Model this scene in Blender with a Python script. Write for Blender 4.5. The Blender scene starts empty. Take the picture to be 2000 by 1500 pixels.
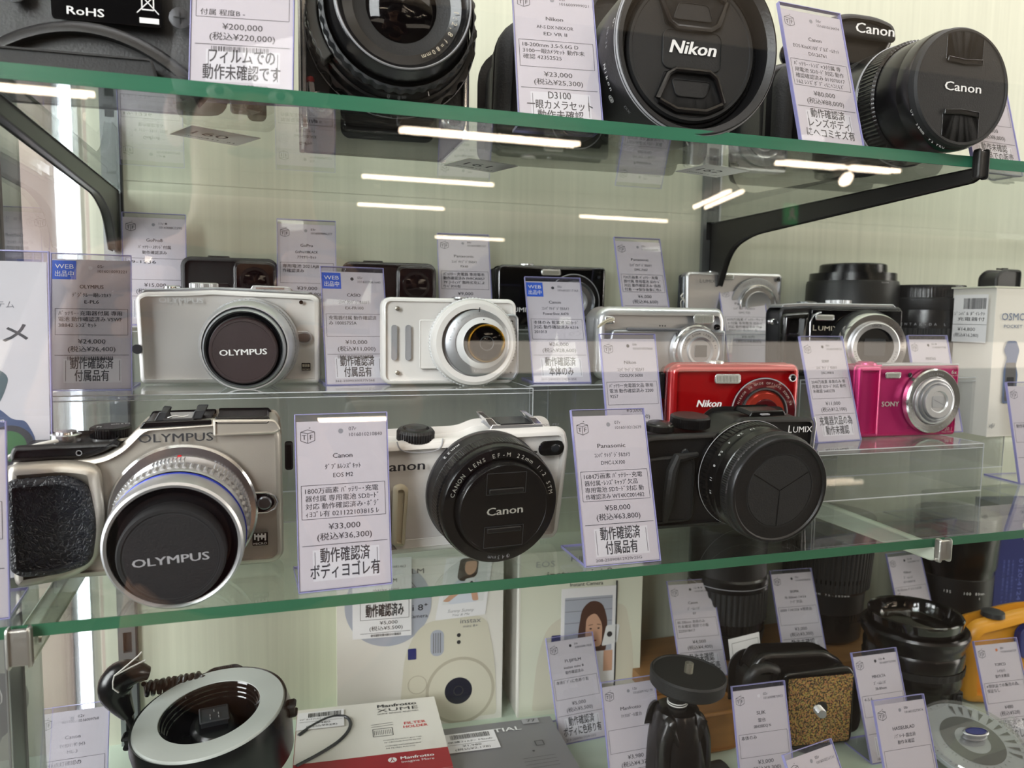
import bpy, bmesh, math, random, unicodedata
from mathutils import Matrix, Vector
S=bpy.context.scene; C=S.collection; R=math.radians; PI=math.pi
Z0=1.30   # height of the viewpoint above the shop floor; case heights below are given relative to it
# ---------------------------------------------------------------- camera
cd=bpy.data.cameras.new('camera'); cam=bpy.data.objects.new('camera',cd); C.objects.link(cam)
yw,pt,rl=R(17.485),R(5.329),R(.81)
f=Vector((math.sin(yw)*math.cos(pt),math.cos(yw)*math.cos(pt),-math.sin(pt)))
r=Vector((math.cos(yw),-math.sin(yw),0)); u=r.cross(f)
r2=r*math.cos(rl)+u*math.sin(rl); u2=-r*math.sin(rl)+u*math.cos(rl)
cam.matrix_world=Matrix(((r2.x,u2.x,-f.x,0),(r2.y,u2.y,-f.y,0),(r2.z,u2.z,-f.z,Z0),(0,0,0,1)))
cd.sensor_width=36; cd.lens=36*1482/2000; cd.clip_start=.01; cd.clip_end=200
cd.dof.use_dof=True; cd.dof.focus_distance=.42; cd.dof.aperture_fstop=14
S.camera=cam
# ---------------------------------------------------------------- world and exposure
w=bpy.data.worlds.new('world'); S.world=w; w.use_nodes=True
WCOL=(.50,.46,.42); WSTR=.22
w.node_tree.nodes['Background'].inputs[0].default_value=(*WCOL,1); w.node_tree.nodes['Background'].inputs[1].default_value=WSTR
S.view_settings.view_transform='Standard'; S.view_settings.look='None'; S.view_settings.gamma=1
S.view_settings.use_curve_mapping=False; S.view_settings.exposure=0.0
LAMP=26.0; WINDOW=9.0
S.cycles.max_bounces=14; S.cycles.transparent_max_bounces=40; S.cycles.glossy_bounces=5; S.cycles.diffuse_bounces=3
S.cycles.caustics_reflective=False; S.cycles.caustics_refractive=False; S.cycles.sample_clamp_indirect=6
# big soft lamps of the shop ceiling above and behind the viewer, the shop window to the left, plus an added right fill and ceiling uplight
def area(name,loc,target,sx,sy,power,col):
    l=bpy.data.lights.new(name,'AREA'); l.shape='RECTANGLE'; l.size=sx; l.size_y=sy; l.energy=power; l.color=col
    o=bpy.data.objects.new(name,l); C.objects.link(o); o.location=loc
    o.rotation_euler=(Vector(target)-Vector(loc)).to_track_quat('-Z','Y').to_euler(); return o
area('ceiling_light_panel',(.6,-1.0,Z0+1.36),(.3,.4,Z0-.1),2.6,.7,17,(1,.95,.90))
area('daylight_from_left',(-1.0,-.9,Z0+.55),(.0,.5,Z0-.08),.6,1.0,38,(.95,.98,1))
area('daylight_through_left_side',(-1.0,.40,Z0+.10),(.1,.52,Z0-.05),.5,.9,20,(.96,.98,1))
area('added_fill_from_right',(2.1,-.22,Z0+.15),(.3,.5,Z0-.08),.55,1.4,24,(1,.92,.86))  # added fill that brightens the case from the right, not a shop fitting
area('added_ceiling_uplight',(1.6,-1.3,Z0-.1),(1.6,-1.3,Z0+1.4),6,1.4,60,(1,.86,.72))  # added lamp facing up, brightens the ceiling that the front pane mirrors
area('case_light_strip',(.45,.40,Z0+.66),(.45,.56,Z0-.1),1.5,.04,4.2,(.97,.97,1))
# ---------------------------------------------------------------- helpers
def lin(c):
    if isinstance(c,str): c=[int(c[i:i+2],16)/255 for i in (0,2,4)]
    return tuple((v/12.92 if v<=.04045 else ((v+.055)/1.055)**2.4) for v in c)
MATS={}
def mat(name,col,rough=.45,metal=0,bump=0,scale=400,coat=0,emit=0,var=0,spec=.5,stretch=None,aniso=0):
    m=bpy.data.materials.new(name); m.use_nodes=True; nt=m.node_tree; b=nt.nodes['Principled BSDF']
    c=lin(col); b.inputs['Base Color'].default_value=(*c,1); b.inputs['Roughness'].default_value=rough
    b.inputs['Metallic'].default_value=metal; b.inputs['Specular IOR Level'].default_value=spec
    if coat: b.inputs['Coat Weight'].default_value=coat; b.inputs['Coat Roughness'].default_value=.05
    if emit: b.inputs['Emission Color'].default_value=(*c,1); b.inputs['Emission Strength'].default_value=emit
    if bump or var:
        tc=nt.nodes.new('ShaderNodeTexCoord'); mp=nt.nodes.new('ShaderNodeMapping'); nz=nt.nodes.new('ShaderNodeTexNoise')
        nz.inputs['Scale'].default_value=scale; nz.inputs['Detail'].default_value=3
        if stretch: mp.inputs['Scale'].default_value=stretch
        nt.links.new(tc.outputs['Object'],mp.inputs[0]); nt.links.new(mp.outputs[0],nz.inputs['Vector'])
        if bump:
            bp=nt.nodes.new('ShaderNodeBump'); bp.inputs['Strength'].default_value=bump; bp.inputs['Distance'].default_value=.0005
            nt.links.new(nz.outputs['Fac'],bp.inputs['Height']); nt.links.new(bp.outputs[0],b.inputs['Normal'])
        if var:
            mx=nt.nodes.new('ShaderNodeMix'); mx.data_type='RGBA'; mx.inputs[6].default_value=(*[x*(1-var) for x in c],1); mx.inputs[7].default_value=(*[min(1,x*(1+var)) for x in c],1)
            nt.links.new(nz.outputs['Fac'],mx.inputs[0]); nt.links.new(mx.outputs[2],b.inputs['Base Color'])
    MATS[name]=m; return m
def glassmat(name,tint,f0=.04,rough=0.0,extra=0,body=0,bodycol='ffffff',scr=0):
    # thin clear sheet: straight transmission plus a Fresnel reflection (angle to the surface only)
    m=bpy.data.materials.new(name); m.use_nodes=True; nt=m.node_tree; nt.nodes.clear(); N=nt.nodes.new; K=nt.links.new
    out=N('ShaderNodeOutputMaterial'); tr=N('ShaderNodeBsdfTransparent'); gl=N('ShaderNodeBsdfAnisotropic'); mx=N('ShaderNodeMixShader')
    tr.inputs[0].default_value=(*tint,1); gl.inputs['Roughness'].default_value=rough; gl.inputs['Color'].default_value=(1,1,1,1)
    g=N('ShaderNodeNewGeometry'); d=N('ShaderNodeVectorMath'); d.operation='DOT_PRODUCT'
    a=N('ShaderNodeMath'); a.operation='ABSOLUTE'; s=N('ShaderNodeMath'); s.operation='SUBTRACT'; s.inputs[0].default_value=1; s.use_clamp=True
    p=N('ShaderNodeMath'); p.operation='POWER'; p.inputs[1].default_value=5
    q=N('ShaderNodeMath'); q.operation='MULTIPLY_ADD'; q.inputs[1].default_value=1-f0; q.inputs[2].default_value=f0+extra; q.use_clamp=True
    K(g.outputs['Incoming'],d.inputs[0]); K(g.outputs['Normal'],d.inputs[1]); K(d.outputs['Value'],a.inputs[0]); K(a.outputs[0],s.inputs[1])
    K(s.outputs[0],p.inputs[0]); K(p.outputs[0],q.inputs[0]); K(q.outputs[0],mx.inputs[0]); K(tr.outputs[0],mx.inputs[1]); K(gl.outputs[0],mx.inputs[2])
    last=mx
    if body:
        df=N('ShaderNodeBsdfDiffuse'); df.inputs[0].default_value=(*lin(bodycol),1); m2=N('ShaderNodeMixShader'); m2.inputs[0].default_value=body
        K(mx.outputs[0],m2.inputs[1]); K(df.outputs[0],m2.inputs[2]); last=m2
    K(last.outputs[0],out.inputs[0]); MATS[name]=m; return m
# materials
mat('black','101012',.42,bump=.25,scale=900); mat('black_smooth','0c0c0e',.25); mat('black_gloss','08080a',.08,coat=.5)
mat('black_matte','131416',.6,bump=.3,scale=1200); mat('black_rubber','0f1012',.62,bump=.5,scale=700)
mat('charcoal','2b2d30',.5); mat('gunmetal','3a3a3c',.35,metal=.7); mat('dark_silver','6a6c70',.3,metal=.9)
mat('champagne','c8c2b8',.38,metal=.7,bump=.15,scale=2500); mat('silver','d0d0d2',.34,metal=.8); mat('silver_satin','b4b6ba',.4,metal=.85)
mat('chrome','e2e2e4',.16,metal=.95); mat('white_gloss','e6e3e0',.22,coat=.4); mat('white_satin','dcdcdc',.45); mat('white_ring','d9dcdf',.5)
mat('offwhite_rubber','c9c0a8',.6,bump=.3); mat('red_metal','a80c12',.22,metal=.35,coat=.8); mat('red_dark','5c0a18',.2,metal=.5,coat=.6)
mat('red_inner','b03a2c',.25,metal=.6); mat('pink_metal','b8266a',.3,metal=.55,coat=.3,bump=.1,scale=300,stretch=(1,1,30)); mat('gold','c59a3c',.22,metal=1)
mat('paper','d6d0d4',.75); mat('paper_white','e6e4e6',.7); mat('ink','26262a',.6); mat('ink_grey','77777c',.6); mat('ink_blue','1e5fd8',.5)
mat('white_print','e8e8e8',.5); mat('grey_print','9a9a9e',.5); mat('silver_print','c8c8c0',.35,metal=.5); mat('red_print','c8222a',.45)
mat('warm_print','cfc7b4',.4,metal=.2); mat('blue_line','2c3fae',.3,metal=.4); mat('red_dot','d8242a',.35); mat('orange_dot','d8762a',.5)
mat('acrylic_edge','9a98cc',.25); mat('shelf_edge','2f6a52',.25,var=.15,scale=30,stretch=(1,10,10)); mat('shelf_edge_low','37694f',.3,var=.12,scale=30,stretch=(1,10,10))
mat('acrylic_line','c8ccd0',.25); mat('aluminium','b9bbbd',.35,metal=.9,bump=.1,scale=60,stretch=(40,40,1)); mat('steel','8d9092',.38,metal=.85,bump=.12,scale=60,stretch=(40,40,1))
mat('slot_dark','101012',.7); mat('bracket_black','1d1b1a',.45,bump=.15,scale=300); mat('bracket_grey','4b4c4a',.35,metal=.3); mat('bracket_white','d9dfd0',.4)
mat('zinc','c6c4be',.3,metal=.8,bump=.5,scale=250); mat('screw_steel','9a958c',.35,metal=.9)
mat('leather','20242e',.42,bump=1.0,scale=420); mat('case_floor','b9c8b8',.35); mat('wood','8a6238',.5,var=.35,scale=12,stretch=(1,12,12),bump=.1)
mat('wood_light','9a6c38',.5,var=.3,scale=14,stretch=(1,12,12)); mat('box_white','dedad2',.55); mat('box_cream','d7d8c6',.55,var=.04,scale=18); mat('box_grey','77777a',.4)
mat('box_red','9a1420',.45); mat('navy','1c2468',.4); mat('navy_print','5560a8',.5); mat('toy_orange','dd9a2c',.35); mat('toy_blue','2a3070',.4)
mat('skin','c69a80',.6); mat('hair','4a2c20',.6); mat('hair_dark','3a2a22',.6); mat('shirt','cfd3de',.7); mat('photo_grey','a8acb8',.6); mat('photo_white','dcdcdc',.5)
mat('grey_disc','aab0b4',.6); mat('cam_cream','cfcab8',.5); mat('cam_shade','b4ad9b',.5); mat('lens_blue','1a1e30',.15,coat=1); mat('green_glass','4b7a4c',.15,coat=1)
mat('lens_glass','070506',.06,spec=.35); mat('cap_red_reflection','2c191b',.45,bump=.2,scale=1500); mat('flash_glass','cfd0c8',.2,metal=.3); mat('flash_dark','7d7b70',.25,metal=.5)  # lens cap colour has the red jacket's reflection painted in
mat('ring_lamp','b9bdb8',.35); mat('dark_glass','23262a',.12,coat=.6); mat('string','e8e6e0',.7); mat('blue_grey_photo','35507a',.5); mat('teal_photo','4a6468',.5)
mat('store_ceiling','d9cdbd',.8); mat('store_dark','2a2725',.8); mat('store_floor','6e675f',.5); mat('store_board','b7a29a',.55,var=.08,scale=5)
mat('lamp','ffe9d0',.5,emit=LAMP); mat('window_light','f2f6ff',.5,emit=WINDOW)
mat('exit_green','0e9a58',.5,emit=1.2)
glassmat('pane',(.985,.99,.985)); glassmat('shelf_glass',(.93,.965,.945),rough=.0,extra=.01)
glassmat('acrylic',(.97,.97,.985),f0=.045,body=.015,bodycol='c8c8e0'); glassmat('acrylic_box',(.95,.955,.96),f0=.05,extra=.02,body=.03,bodycol='c8ccd0')
glassmat('plastic_cover',(.8,.8,.8),f0=.06,extra=.03,body=.05)
def thinpaper():
    m=mat('thin_paper','e8e8e6',.7); nt=m.node_tree; b=nt.nodes['Principled BSDF']; o=nt.nodes['Material Output']; t=nt.nodes.new('ShaderNodeBsdfTranslucent'); t.inputs[0].default_value=(.85,.86,.84,1)
    x=nt.nodes.new('ShaderNodeMixShader'); x.inputs[0].default_value=.65; nt.links.new(b.outputs[0],x.inputs[1]); nt.links.new(t.outputs[0],x.inputs[2]); nt.links.new(x.outputs[0],o.inputs[0])
thinpaper()
# brushed back wall
def wallmat():
    m=mat('back_panel','bec0ae',.42,var=.15,scale=9,stretch=(30,1,.6)); return m
wallmat()
def corkmat():
    m=mat('cork','a8824a',.85); nt=m.node_tree; b=nt.nodes['Principled BSDF']; tc=nt.nodes.new('ShaderNodeTexCoord')
    v=nt.nodes.new('ShaderNodeTexVoronoi'); v.inputs['Scale'].default_value=1000; n=nt.nodes.new('ShaderNodeTexNoise'); n.inputs['Scale'].default_value=760; n.inputs['Detail'].default_value=4
    r_=nt.nodes.new('ShaderNodeValToRGB'); r_.color_ramp.elements[0].position=.42; r_.color_ramp.elements[0].color=(*lin('2e2010'),1); r_.color_ramp.elements[1].position=.55; r_.color_ramp.elements[1].color=(*lin('b48f52'),1)
    mx=nt.nodes.new('ShaderNodeMix'); mx.data_type='RGBA'; mx.blend_type='MULTIPLY'; mx.inputs[0].default_value=.45
    nt.links.new(tc.outputs['Object'],v.inputs[0]); nt.links.new(tc.outputs['Object'],n.inputs['Vector']); nt.links.new(n.outputs['Fac'],r_.inputs[0])
    nt.links.new(r_.outputs[0],mx.inputs[6]); nt.links.new(v.outputs['Color'],mx.inputs[7]); nt.links.new(mx.outputs[2],b.inputs['Base Color'])
corkmat()
def leathermat():
    m=mat('cracked_leather','1b1f28',.38); nt=m.node_tree; b=nt.nodes['Principled BSDF']; tc=nt.nodes.new('ShaderNodeTexCoord')
    n=nt.nodes.new('ShaderNodeTexNoise'); n.inputs['Scale'].default_value=260; mx=nt.nodes.new('ShaderNodeMix'); mx.data_type='RGBA'; mx.inputs[0].default_value=.006
    v=nt.nodes.new('ShaderNodeTexVoronoi'); v.feature='DISTANCE_TO_EDGE'; v.inputs['Scale'].default_value=430
    r_=nt.nodes.new('ShaderNodeValToRGB'); r_.color_ramp.elements[1].position=.16; bp=nt.nodes.new('ShaderNodeBump'); bp.inputs['Distance'].default_value=.0006; bp.inputs['Strength'].default_value=.8
    nt.links.new(tc.outputs['Object'],n.inputs['Vector']); nt.links.new(tc.outputs['Object'],mx.inputs[6]); nt.links.new(n.outputs['Color'],mx.inputs[7]); nt.links.new(mx.outputs[2],v.inputs['Vector'])
    nt.links.new(v.outputs['Distance'],r_.inputs[0]); nt.links.new(r_.outputs[0],bp.inputs['Height']); nt.links.new(bp.outputs[0],b.inputs['Normal'])
leathermat()
# ---- mesh builder, everything in millimetres in its own frame (x right, y away from the viewer, z up)
class MB:
    def __init__(s): s.v=[]; s.f=[]; s.m=Matrix.Identity(4)
    def add(s,vs,fs):
        k=len(s.v); s.v+=[tuple(s.m@Vector(p)) for p in vs]; s.f+=[tuple(i+k for i in q) for q in fs]; return s
    def box(s,x0,x1,y0,y1,z0,z1):
        return s.add([(x0,y0,z0),(x1,y0,z0),(x1,y1,z0),(x0,y1,z0),(x0,y0,z1),(x1,y0,z1),(x1,y1,z1),(x0,y1,z1)],
            [(0,3,2,1),(4,5,6,7),(0,1,5,4),(1,2,6,5),(2,3,7,6),(3,0,4,7)])
    def slab(s,o,y0,y1,b=1.0,seg=3,back=True):
        # o: outline in x,z, counter-clockwise seen from the front; rounded edges of radius b
        n=len(o); rings=[]
        A=sum(o[i][0]*o[(i+1)%n][1]-o[(i+1)%n][0]*o[i][1] for i in range(n))
        if A<0: o=o[::-1]
        nr=[]
        for i in range(n):
            p,q,t=o[i-1],o[i],o[(i+1)%n]
            a=Vector((q[0]-p[0],q[1]-p[1])); c=Vector((t[0]-q[0],t[1]-q[1]))
            a=a.normalized() if a.length>1e-9 else Vector((1,0)); c=c.normalized() if c.length>1e-9 else a
            na=Vector((a.y,-a.x)); nc=Vector((c.y,-c.x)); k=na+nc
            k=k/max(.25,(1+na.dot(nc))); nr.append(k)
        prof=[]
        b=min(b,abs(y1-y0)/2.01)
        if b>0:
            for j in range(seg+1):
                t=j/seg*PI/2; prof.append((y0+b*(1-math.sin(t)),b*(1-math.cos(t))))
            for j in range(seg,-1,-1):
                t=j/seg*PI/2; prof.append((y1-b*(1-math.sin(t)),b*(1-math.cos(t))))
        else: prof=[(y0,0),(y1,0)]
        vs=[];fs=[]
        for (y,i_) in prof:
            for q,k in zip(o,nr): vs.append((q[0]-k.x*i_,y,q[1]-k.y*i_))
        m=len(prof)
        for j in range(m-1):
            for i in range(n): a=j*n+i; c=j*n+(i+1)%n; fs.append((a,a+n,c+n,c))
        fs.append(tuple(range(n)))
        if back: fs.append(tuple((m-1)*n+i for i in range(n-1,-1,-1)))
        return s.add(vs,fs)
    def lathe(s,prof,cx=0,cz=0,n=64,teeth=0,amp=0,axis='y',cy=0,close=True):
        # prof: (t, radius[, toothed]) along the axis
        if teeth: n=teeth*4
        vs=[];fs=[]
        for p in prof:
            for i in range(n):
                a=2*PI*i/n; rr=p[1]+(amp if len(p)>2 and p[2] and (i%4)<2 else 0)
                if axis=='y': vs.append((cx+rr*math.cos(a),cy+p[0],cz+rr*math.sin(a)))
                elif axis=='z': vs.append((cx+rr*math.cos(a),cy-rr*math.sin(a),cz+p[0]))
                else: vs.append((cx+p[0],cy+rr*math.cos(a),cz+rr*math.sin(a)))
        for j in range(len(prof)-1):
            for i in range(n): a=j*n+i; c=j*n+(i+1)%n; fs.append((a,c,c+n,a+n))
        if close:
            if prof[0][1]>.01: fs.append(tuple(range(n-1,-1,-1)))
            if prof[-1][1]>.01: fs.append(tuple((len(prof)-1)*n+i for i in range(n)))
        return s.add(vs,fs)
    def tube(s,pts,rad,n=8,closed=False):
        P=[Vector(p) for p in pts]; vs=[];fs=[]; m=len(P); up=None
        for j,p in enumerate(P):
            a=P[(j-1)%m] if (closed or j>0) else p; c=P[(j+1)%m] if (closed or j<m-1) else p
            t=(c-a).normalized(); 
            if up is None: up=Vector((0,0,1)) if abs(t.z)<.9 else Vector((1,0,0))
            e=t.cross(up).normalized(); g=e.cross(t).normalized(); up=g
            rr=rad[j] if isinstance(rad,(list,tuple)) else rad
            for i in range(n): k=2*PI*i/n; vs.append(tuple(p+e*rr*math.cos(k)+g*rr*math.sin(k)))
        for j in range(m if closed else m-1):
            for i in range(n): a=j*n+i; c=j*n+(i+1)%n; jj=((j+1)%m)*n; fs.append((a,c,jj+(i+1)%n,jj+i))
        if not closed: fs.append(tuple(range(n-1,-1,-1))); fs.append(tuple((m-1)*n+i for i in range(n)))
        return s.add(vs,fs)
    def quadstrip(s,pts): return s.add(pts,[tuple(range(len(pts)))])
    def line(s,p,q,wd,y=0):   # flat printed line in the x,z plane
        d=Vector((q[0]-p[0],q[1]-p[1])); L=d.length or 1; k=Vector((-d.y,d.x))/L*wd/2
        return s.add([(p[0]-k.x,y,p[1]-k.y),(q[0]-k.x,y,q[1]-k.y),(q[0]+k.x,y,q[1]+k.y),(p[0]+k.x,y,p[1]+k.y)],[(0,1,2,3)])
    def rect(s,x0,x1,z0,z1,y=0): return s.add([(x0,y,z0),(x1,y,z0),(x1,y,z1),(x0,y,z1)],[(0,1,2,3)])
    def frame(s,x0,x1,z0,z1,wd,y=0):
        for a,b in (((x0,z0),(x1,z0)),((x1,z0),(x1,z1)),((x1,z1),(x0,z1)),((x0,z1),(x0,z0))): s.line(a,b,wd,y)
        return s
    def poly(s,o,y=0): return s.add([(p[0],y,p[1]) for p in o],[tuple(range(len(o)))])
    def disc(s,cx,cz,ra,y=0,n=24,rb=None): return s.poly([(cx+ra*math.cos(2*PI*i/n),cz+(rb or ra)*math.sin(2*PI*i/n)) for i in range(n)],y)
    def ringflat(s,cx,cz,r0,r1,y=0,n=48):
        vs=[(cx+rr*math.cos(2*PI*i/n),y,cz+rr*math.sin(2*PI*i/n)) for rr in (r0,r1) for i in range(n)]
        return s.add(vs,[(i,(i+1)%n,n+(i+1)%n,n+i) for i in range(n)])
    def text(s,t,x,z,h,y=0,w=None,align='c',bold=0,shear=0,rot=0,font=None):
        # h = height of a capital letter in mm; w = total width in mm
        if bold>0:      # heavier strokes: overprinted copies
            k_=bold*h*.9; cjk=any(unicodedata.east_asian_width(ch) in 'WFH' for ch in t)
            for dx,dz in (((-k_,0),(k_,0),(0,k_),(0,-k_)) if (cjk and bold>=.02) else ((-k_,0),(k_,0))): s.text(t,x+dx,z+dz,h,y-.001*dx,w-2*k_ if w else None,align,0,shear,rot)
            return s
        vs,fs,x0,x1=glyphs(t,bold,shear); sc=h/.70; sx=sc
        if w: sx=w/max(1e-6,(x1-x0))
        W_=(x1-x0)*sx; ox={'c':-W_/2,'l':0,'r':-W_}[align]; ca,sa=math.cos(rot),math.sin(rot); o=[]
        for a,b in vs: px=(a-x0)*sx+ox; pz=b*sc-h/2; o.append((x+px*ca-pz*sa,y,z+px*sa+pz*ca))
        return s.add(o,fs)
    def arctext(s,t,cx,cz,rad,h,y=0,mid=90,step=None,inward=False,bold=0):
        # letters one by one round a circle; mid = angle of the middle letter in degrees
        n=len(t); st=step or math.degrees(h*1.0/rad)
        for i,ch in enumerate(t):
            if ch==' ': continue
            a=mid-(i-(n-1)/2)*st*(1 if not inward else -1); ar=R(a)
            s.text(ch,cx+rad*math.cos(ar),cz+rad*math.sin(ar),h,y,bold=bold,rot=ar-PI/2 if not inward else ar+PI/2)
        return s
    def turn(s,rx=0,ry=0,rz=0,loc=(0,0,0)):
        s.m=Matrix.Translation(loc)@Matrix.Rotation(R(rz),4,'Z')@Matrix.Rotation(R(ry),4,'Y')@Matrix.Rotation(R(rx),4,'X'); return s
def sm(pts,k=2):
    for _ in range(k):
        o=[pts[0]]
        for a,b in zip(pts,pts[1:]):
            o.append(tuple(p*.75+q*.25 for p,q in zip(a,b))); o.append(tuple(p*.25+q*.75 for p,q in zip(a,b)))
        pts=o+[pts[-1]]
    return pts
_g={}
def glyphs(t,bold=0,shear=0):
    k=(t,bold,shear)
    if k in _g: return _g[k]
    c=bpy.data.curves.new('t','FONT'); c.body=t; c.size=1; c.resolution_u=2; c.offset=bold; c.shear=shear
    o=bpy.data.objects.new('t',c); m=bpy.data.meshes.new_from_object(o)
    vs=[(v.co.x,v.co.y) for v in m.vertices]; fs=[tuple(p.vertices) for p in m.polygons]
    bpy.data.objects.remove(o); bpy.data.curves.remove(c); bpy.data.meshes.remove(m)
    xs=[p[0] for p in vs] or [0,1]; _g[k]=(vs,fs,min(xs),max(xs)); return _g[k]
def units(t): return sum(2 if unicodedata.east_asian_width(ch) in 'WFA' and ch not in '¥' else 1 for ch in t)
def rr(w,h,r=3,cx=0,cz=0,seg=5):
    o=[]
    for (sx,sz,a0) in ((1,-1,-90),(1,1,0),(-1,1,90),(-1,-1,180)):
        for j in range(seg+1):
            a=R(a0+90*j/seg); o.append((cx+sx*(w/2-r)+r*math.cos(a),cz+sz*(h/2-r)+r*math.sin(a)))
    return o
def rp(pts,rad,seg=4):
    # rounded polygon, one radius or one per corner
    n=len(pts); o=[]
    A=sum(pts[i][0]*pts[(i+1)%n][1]-pts[(i+1)%n][0]*pts[i][1] for i in range(n))
    if not isinstance(rad,(list,tuple)): rad=[rad]*n
    if A<0: pts=pts[::-1]; rad=list(rad)[::-1]
    for i in range(n):
        p,q,t=Vector(pts[i-1]),Vector(pts[i]),Vector(pts[(i+1)%n]); r_=rad[i]
        a=(p-q); c=(t-q); la,lc=a.length,c.length; d=min(r_,la*.48,lc*.48)
        if d<.05: o.append(tuple(q)); continue
        s_=q+a/la*d; e=q+c/lc*d
        for j in range(seg+1):
            k=j/seg; o.append(tuple(s_*(1-k)**2+q*2*k*(1-k)+e*k*k))
    return o
def part(name,mb,m,parent=None,loc=None,smooth=32,label=None,kind=None):
    me=bpy.data.meshes.new(name); me.from_pydata([(a/1000,b/1000,c/1000) for a,b,c in mb.v],[],mb.f)
    if smooth:
        bm=bmesh.new(); bm.from_mesh(me); bmesh.ops.recalc_face_normals(bm,faces=bm.faces); bm.to_mesh(me); bm.free()
    me.update()
    me.materials.append(MATS[m])
    if smooth: me.shade_smooth(); me.set_sharp_from_angle(angle=R(smooth))
    o=bpy.data.objects.new(name,me); C.objects.link(o)
    if parent is not None: o.parent=parent
    if loc: o.location=loc
    if label: o['label']=label
    if kind: o['kind']=kind
    return o
def thing(name,label,cat,x,y,z,yaw=0,group=None):
    o=bpy.data.objects.new(name,None); C.objects.link(o); o.location=(x,y,z+Z0); o.rotation_euler=(0,0,R(yaw)); o.empty_display_size=.01
    o['label']=label; o['category']=cat
    if group: o['group']=group
    return o
def struct(name,mb,m,loc=(0,0,Z0),smooth=0):
    o=part(name,mb,m,None,loc,smooth); o['kind']='structure'; return o
def sroot(name,loc=(0,0,Z0)):
    o=bpy.data.objects.new(name,None); C.objects.link(o); o.location=loc; o['kind']='structure'; return o
L=-.1261; R1=-.048; R2=-.0906; T2=-.012; U=.0902; B=-.335; WB=-.302; YB=.62
# ================================================================ the shop round the case
fl=MB().box(-6000,14000,-16000,3500,-60,0); struct('floor',fl,'store_floor',(0,0,0))
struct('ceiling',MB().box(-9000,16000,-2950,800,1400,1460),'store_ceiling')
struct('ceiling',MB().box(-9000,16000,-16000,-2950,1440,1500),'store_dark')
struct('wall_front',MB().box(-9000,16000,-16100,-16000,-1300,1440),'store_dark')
struct('wall_outer',MB().box(-1200,-100,1500,1540,-1300,1400),'store_board')
wn=sroot('window_1'); part('pane',MB().box(-269,-253,1180,1190,-900,900),'window_light',wn)
part('frame',MB().box(-276,-269,1170,1195,-900,900).box(-253,-246,1170,1195,-900,900),'aluminium',wn)
LAMPS=['longest warm lamp streak just under the upper shelf edge, lower of its pair','longest warm lamp streak just under the upper shelf edge, upper of its pair','second lamp streak down in the middle of the glass','third lamp streak down in the middle of the glass','lamp streak mirrored above the black compact and its card','faint lamp streak mirrored on the card headed 04r at the back',
 'left lower lamp streak under the shelf beside the right bracket','right lower lamp streak under the shelf beside the right bracket','left upper lamp streak under the shelf beside the right bracket','right upper lamp streak under the shelf beside the right bracket','lamp streak at the far left under the shelf, upper of its pair','lamp streak at the far left under the shelf, lower of its pair']
for i,(x0,x1,y,z) in enumerate([(940,2370,-5200,1380),(940,2370,-5330,1395),(890,2280,-7400,1390),(1070,2200,-9520,1395),(4160,5530,-9500,1395),(2880,4190,-13350,1400),(4340,4980,-5230,1385),(5040,5580,-5200,1385),(4340,4980,-5350,1400),(5040,5580,-5330,1400),(-2900,-1080,-5020,1385),(-2900,-1150,-5130,1400)]):
    t=thing('ceiling_lamp',LAMPS[i],'ceiling lamp',0,0,0,group='linear lamps of the shop ceiling')
    part('tube',MB().box(x0,x1,y-16,y+16,z-34,z-2),'lamp',t); part('housing',MB().box(x0,x1,y-24,y+24,z-2,z+40),'store_ceiling',t)
t=thing('ceiling_lamp','pair of slim lamps set square to the others, mirrored beside the right wall bracket','ceiling lamp',0,0,0,group='linear lamps of the shop ceiling')
part('tube',MB().turn(rz=-76,loc=(5000,-7480,1400)).box(-650,650,-18,18,-34,-2).box(-650,650,130,166,-34,-2),'lamp',t)
# ================================================================ display case shell
wl=sroot('wall_back')
part('panel',MB().box(-125,1500,YB*1000,YB*1000+8,92.3,700),'back_panel',wl,smooth=0)
part('panel',MB().box(-125,1500,YB*1000,YB*1000+8,-345,91.5),'back_panel',wl,smooth=0)
part('joint',MB().box(-125,1500,YB*1000+2,YB*1000+9,91.5,92.3),'gunmetal',wl,smooth=0)
struct('floor_case',MB().box(-125,1500,290,YB*1000,-345,-335),'case_floor').name='floor'
sg=sroot('wall_left'); part('pane',MB().box(-126.5,-124,300,618,-345,700),'pane',sg,smooth=0)
part('frame_post',MB().slab(rr(14,1040,1,-130,180),404,428,1),'aluminium',sg); part('frame_post',MB().slab(rr(9,1040,1,-131,180),436,470,1),'steel',sg)
part('rail',MB().box(-134,-122,300,620,-352,-340),'aluminium',sg)
for k,(x0,x1,nm) in enumerate(((-115.5,-102.5,'left'),(374,391,'right'))):
    ps=sroot('trim_%d'%(k+1)); 
    b=MB(); y0=YB*1000-4
    b.box(x0,x0+3.5,y0,y0+4,-340,600).box(x1-3.5,x1,y0,y0+4,-340,600)
    zs=[-327+i*66 for i in range(14)]; last=-340
    for z in zs: b.box(x0+3.5,x1-3.5,y0,y0+4,last,z); last=z+16
    b.box(x0+3.5,x1-3.5,y0,y0+4,last,600)
    part('upright',b,'steel',ps,smooth=0); part('slot_back',MB().box(x0+3,x1-3,y0+3.4,y0+4,-339,599),'slot_dark',ps,smooth=0)
    part('upright_edge',MB().box(x1-.9,x1+.4,y0-.8,y0+4,-340,600),'white_satin' if k else 'gunmetal',ps,smooth=0)  # right edge coloured white as a painted highlight along the upright
struct('window_2',MB().box(-300,1600,304,308,-345,700),'pane')     # sliding front pane of the case
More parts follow.
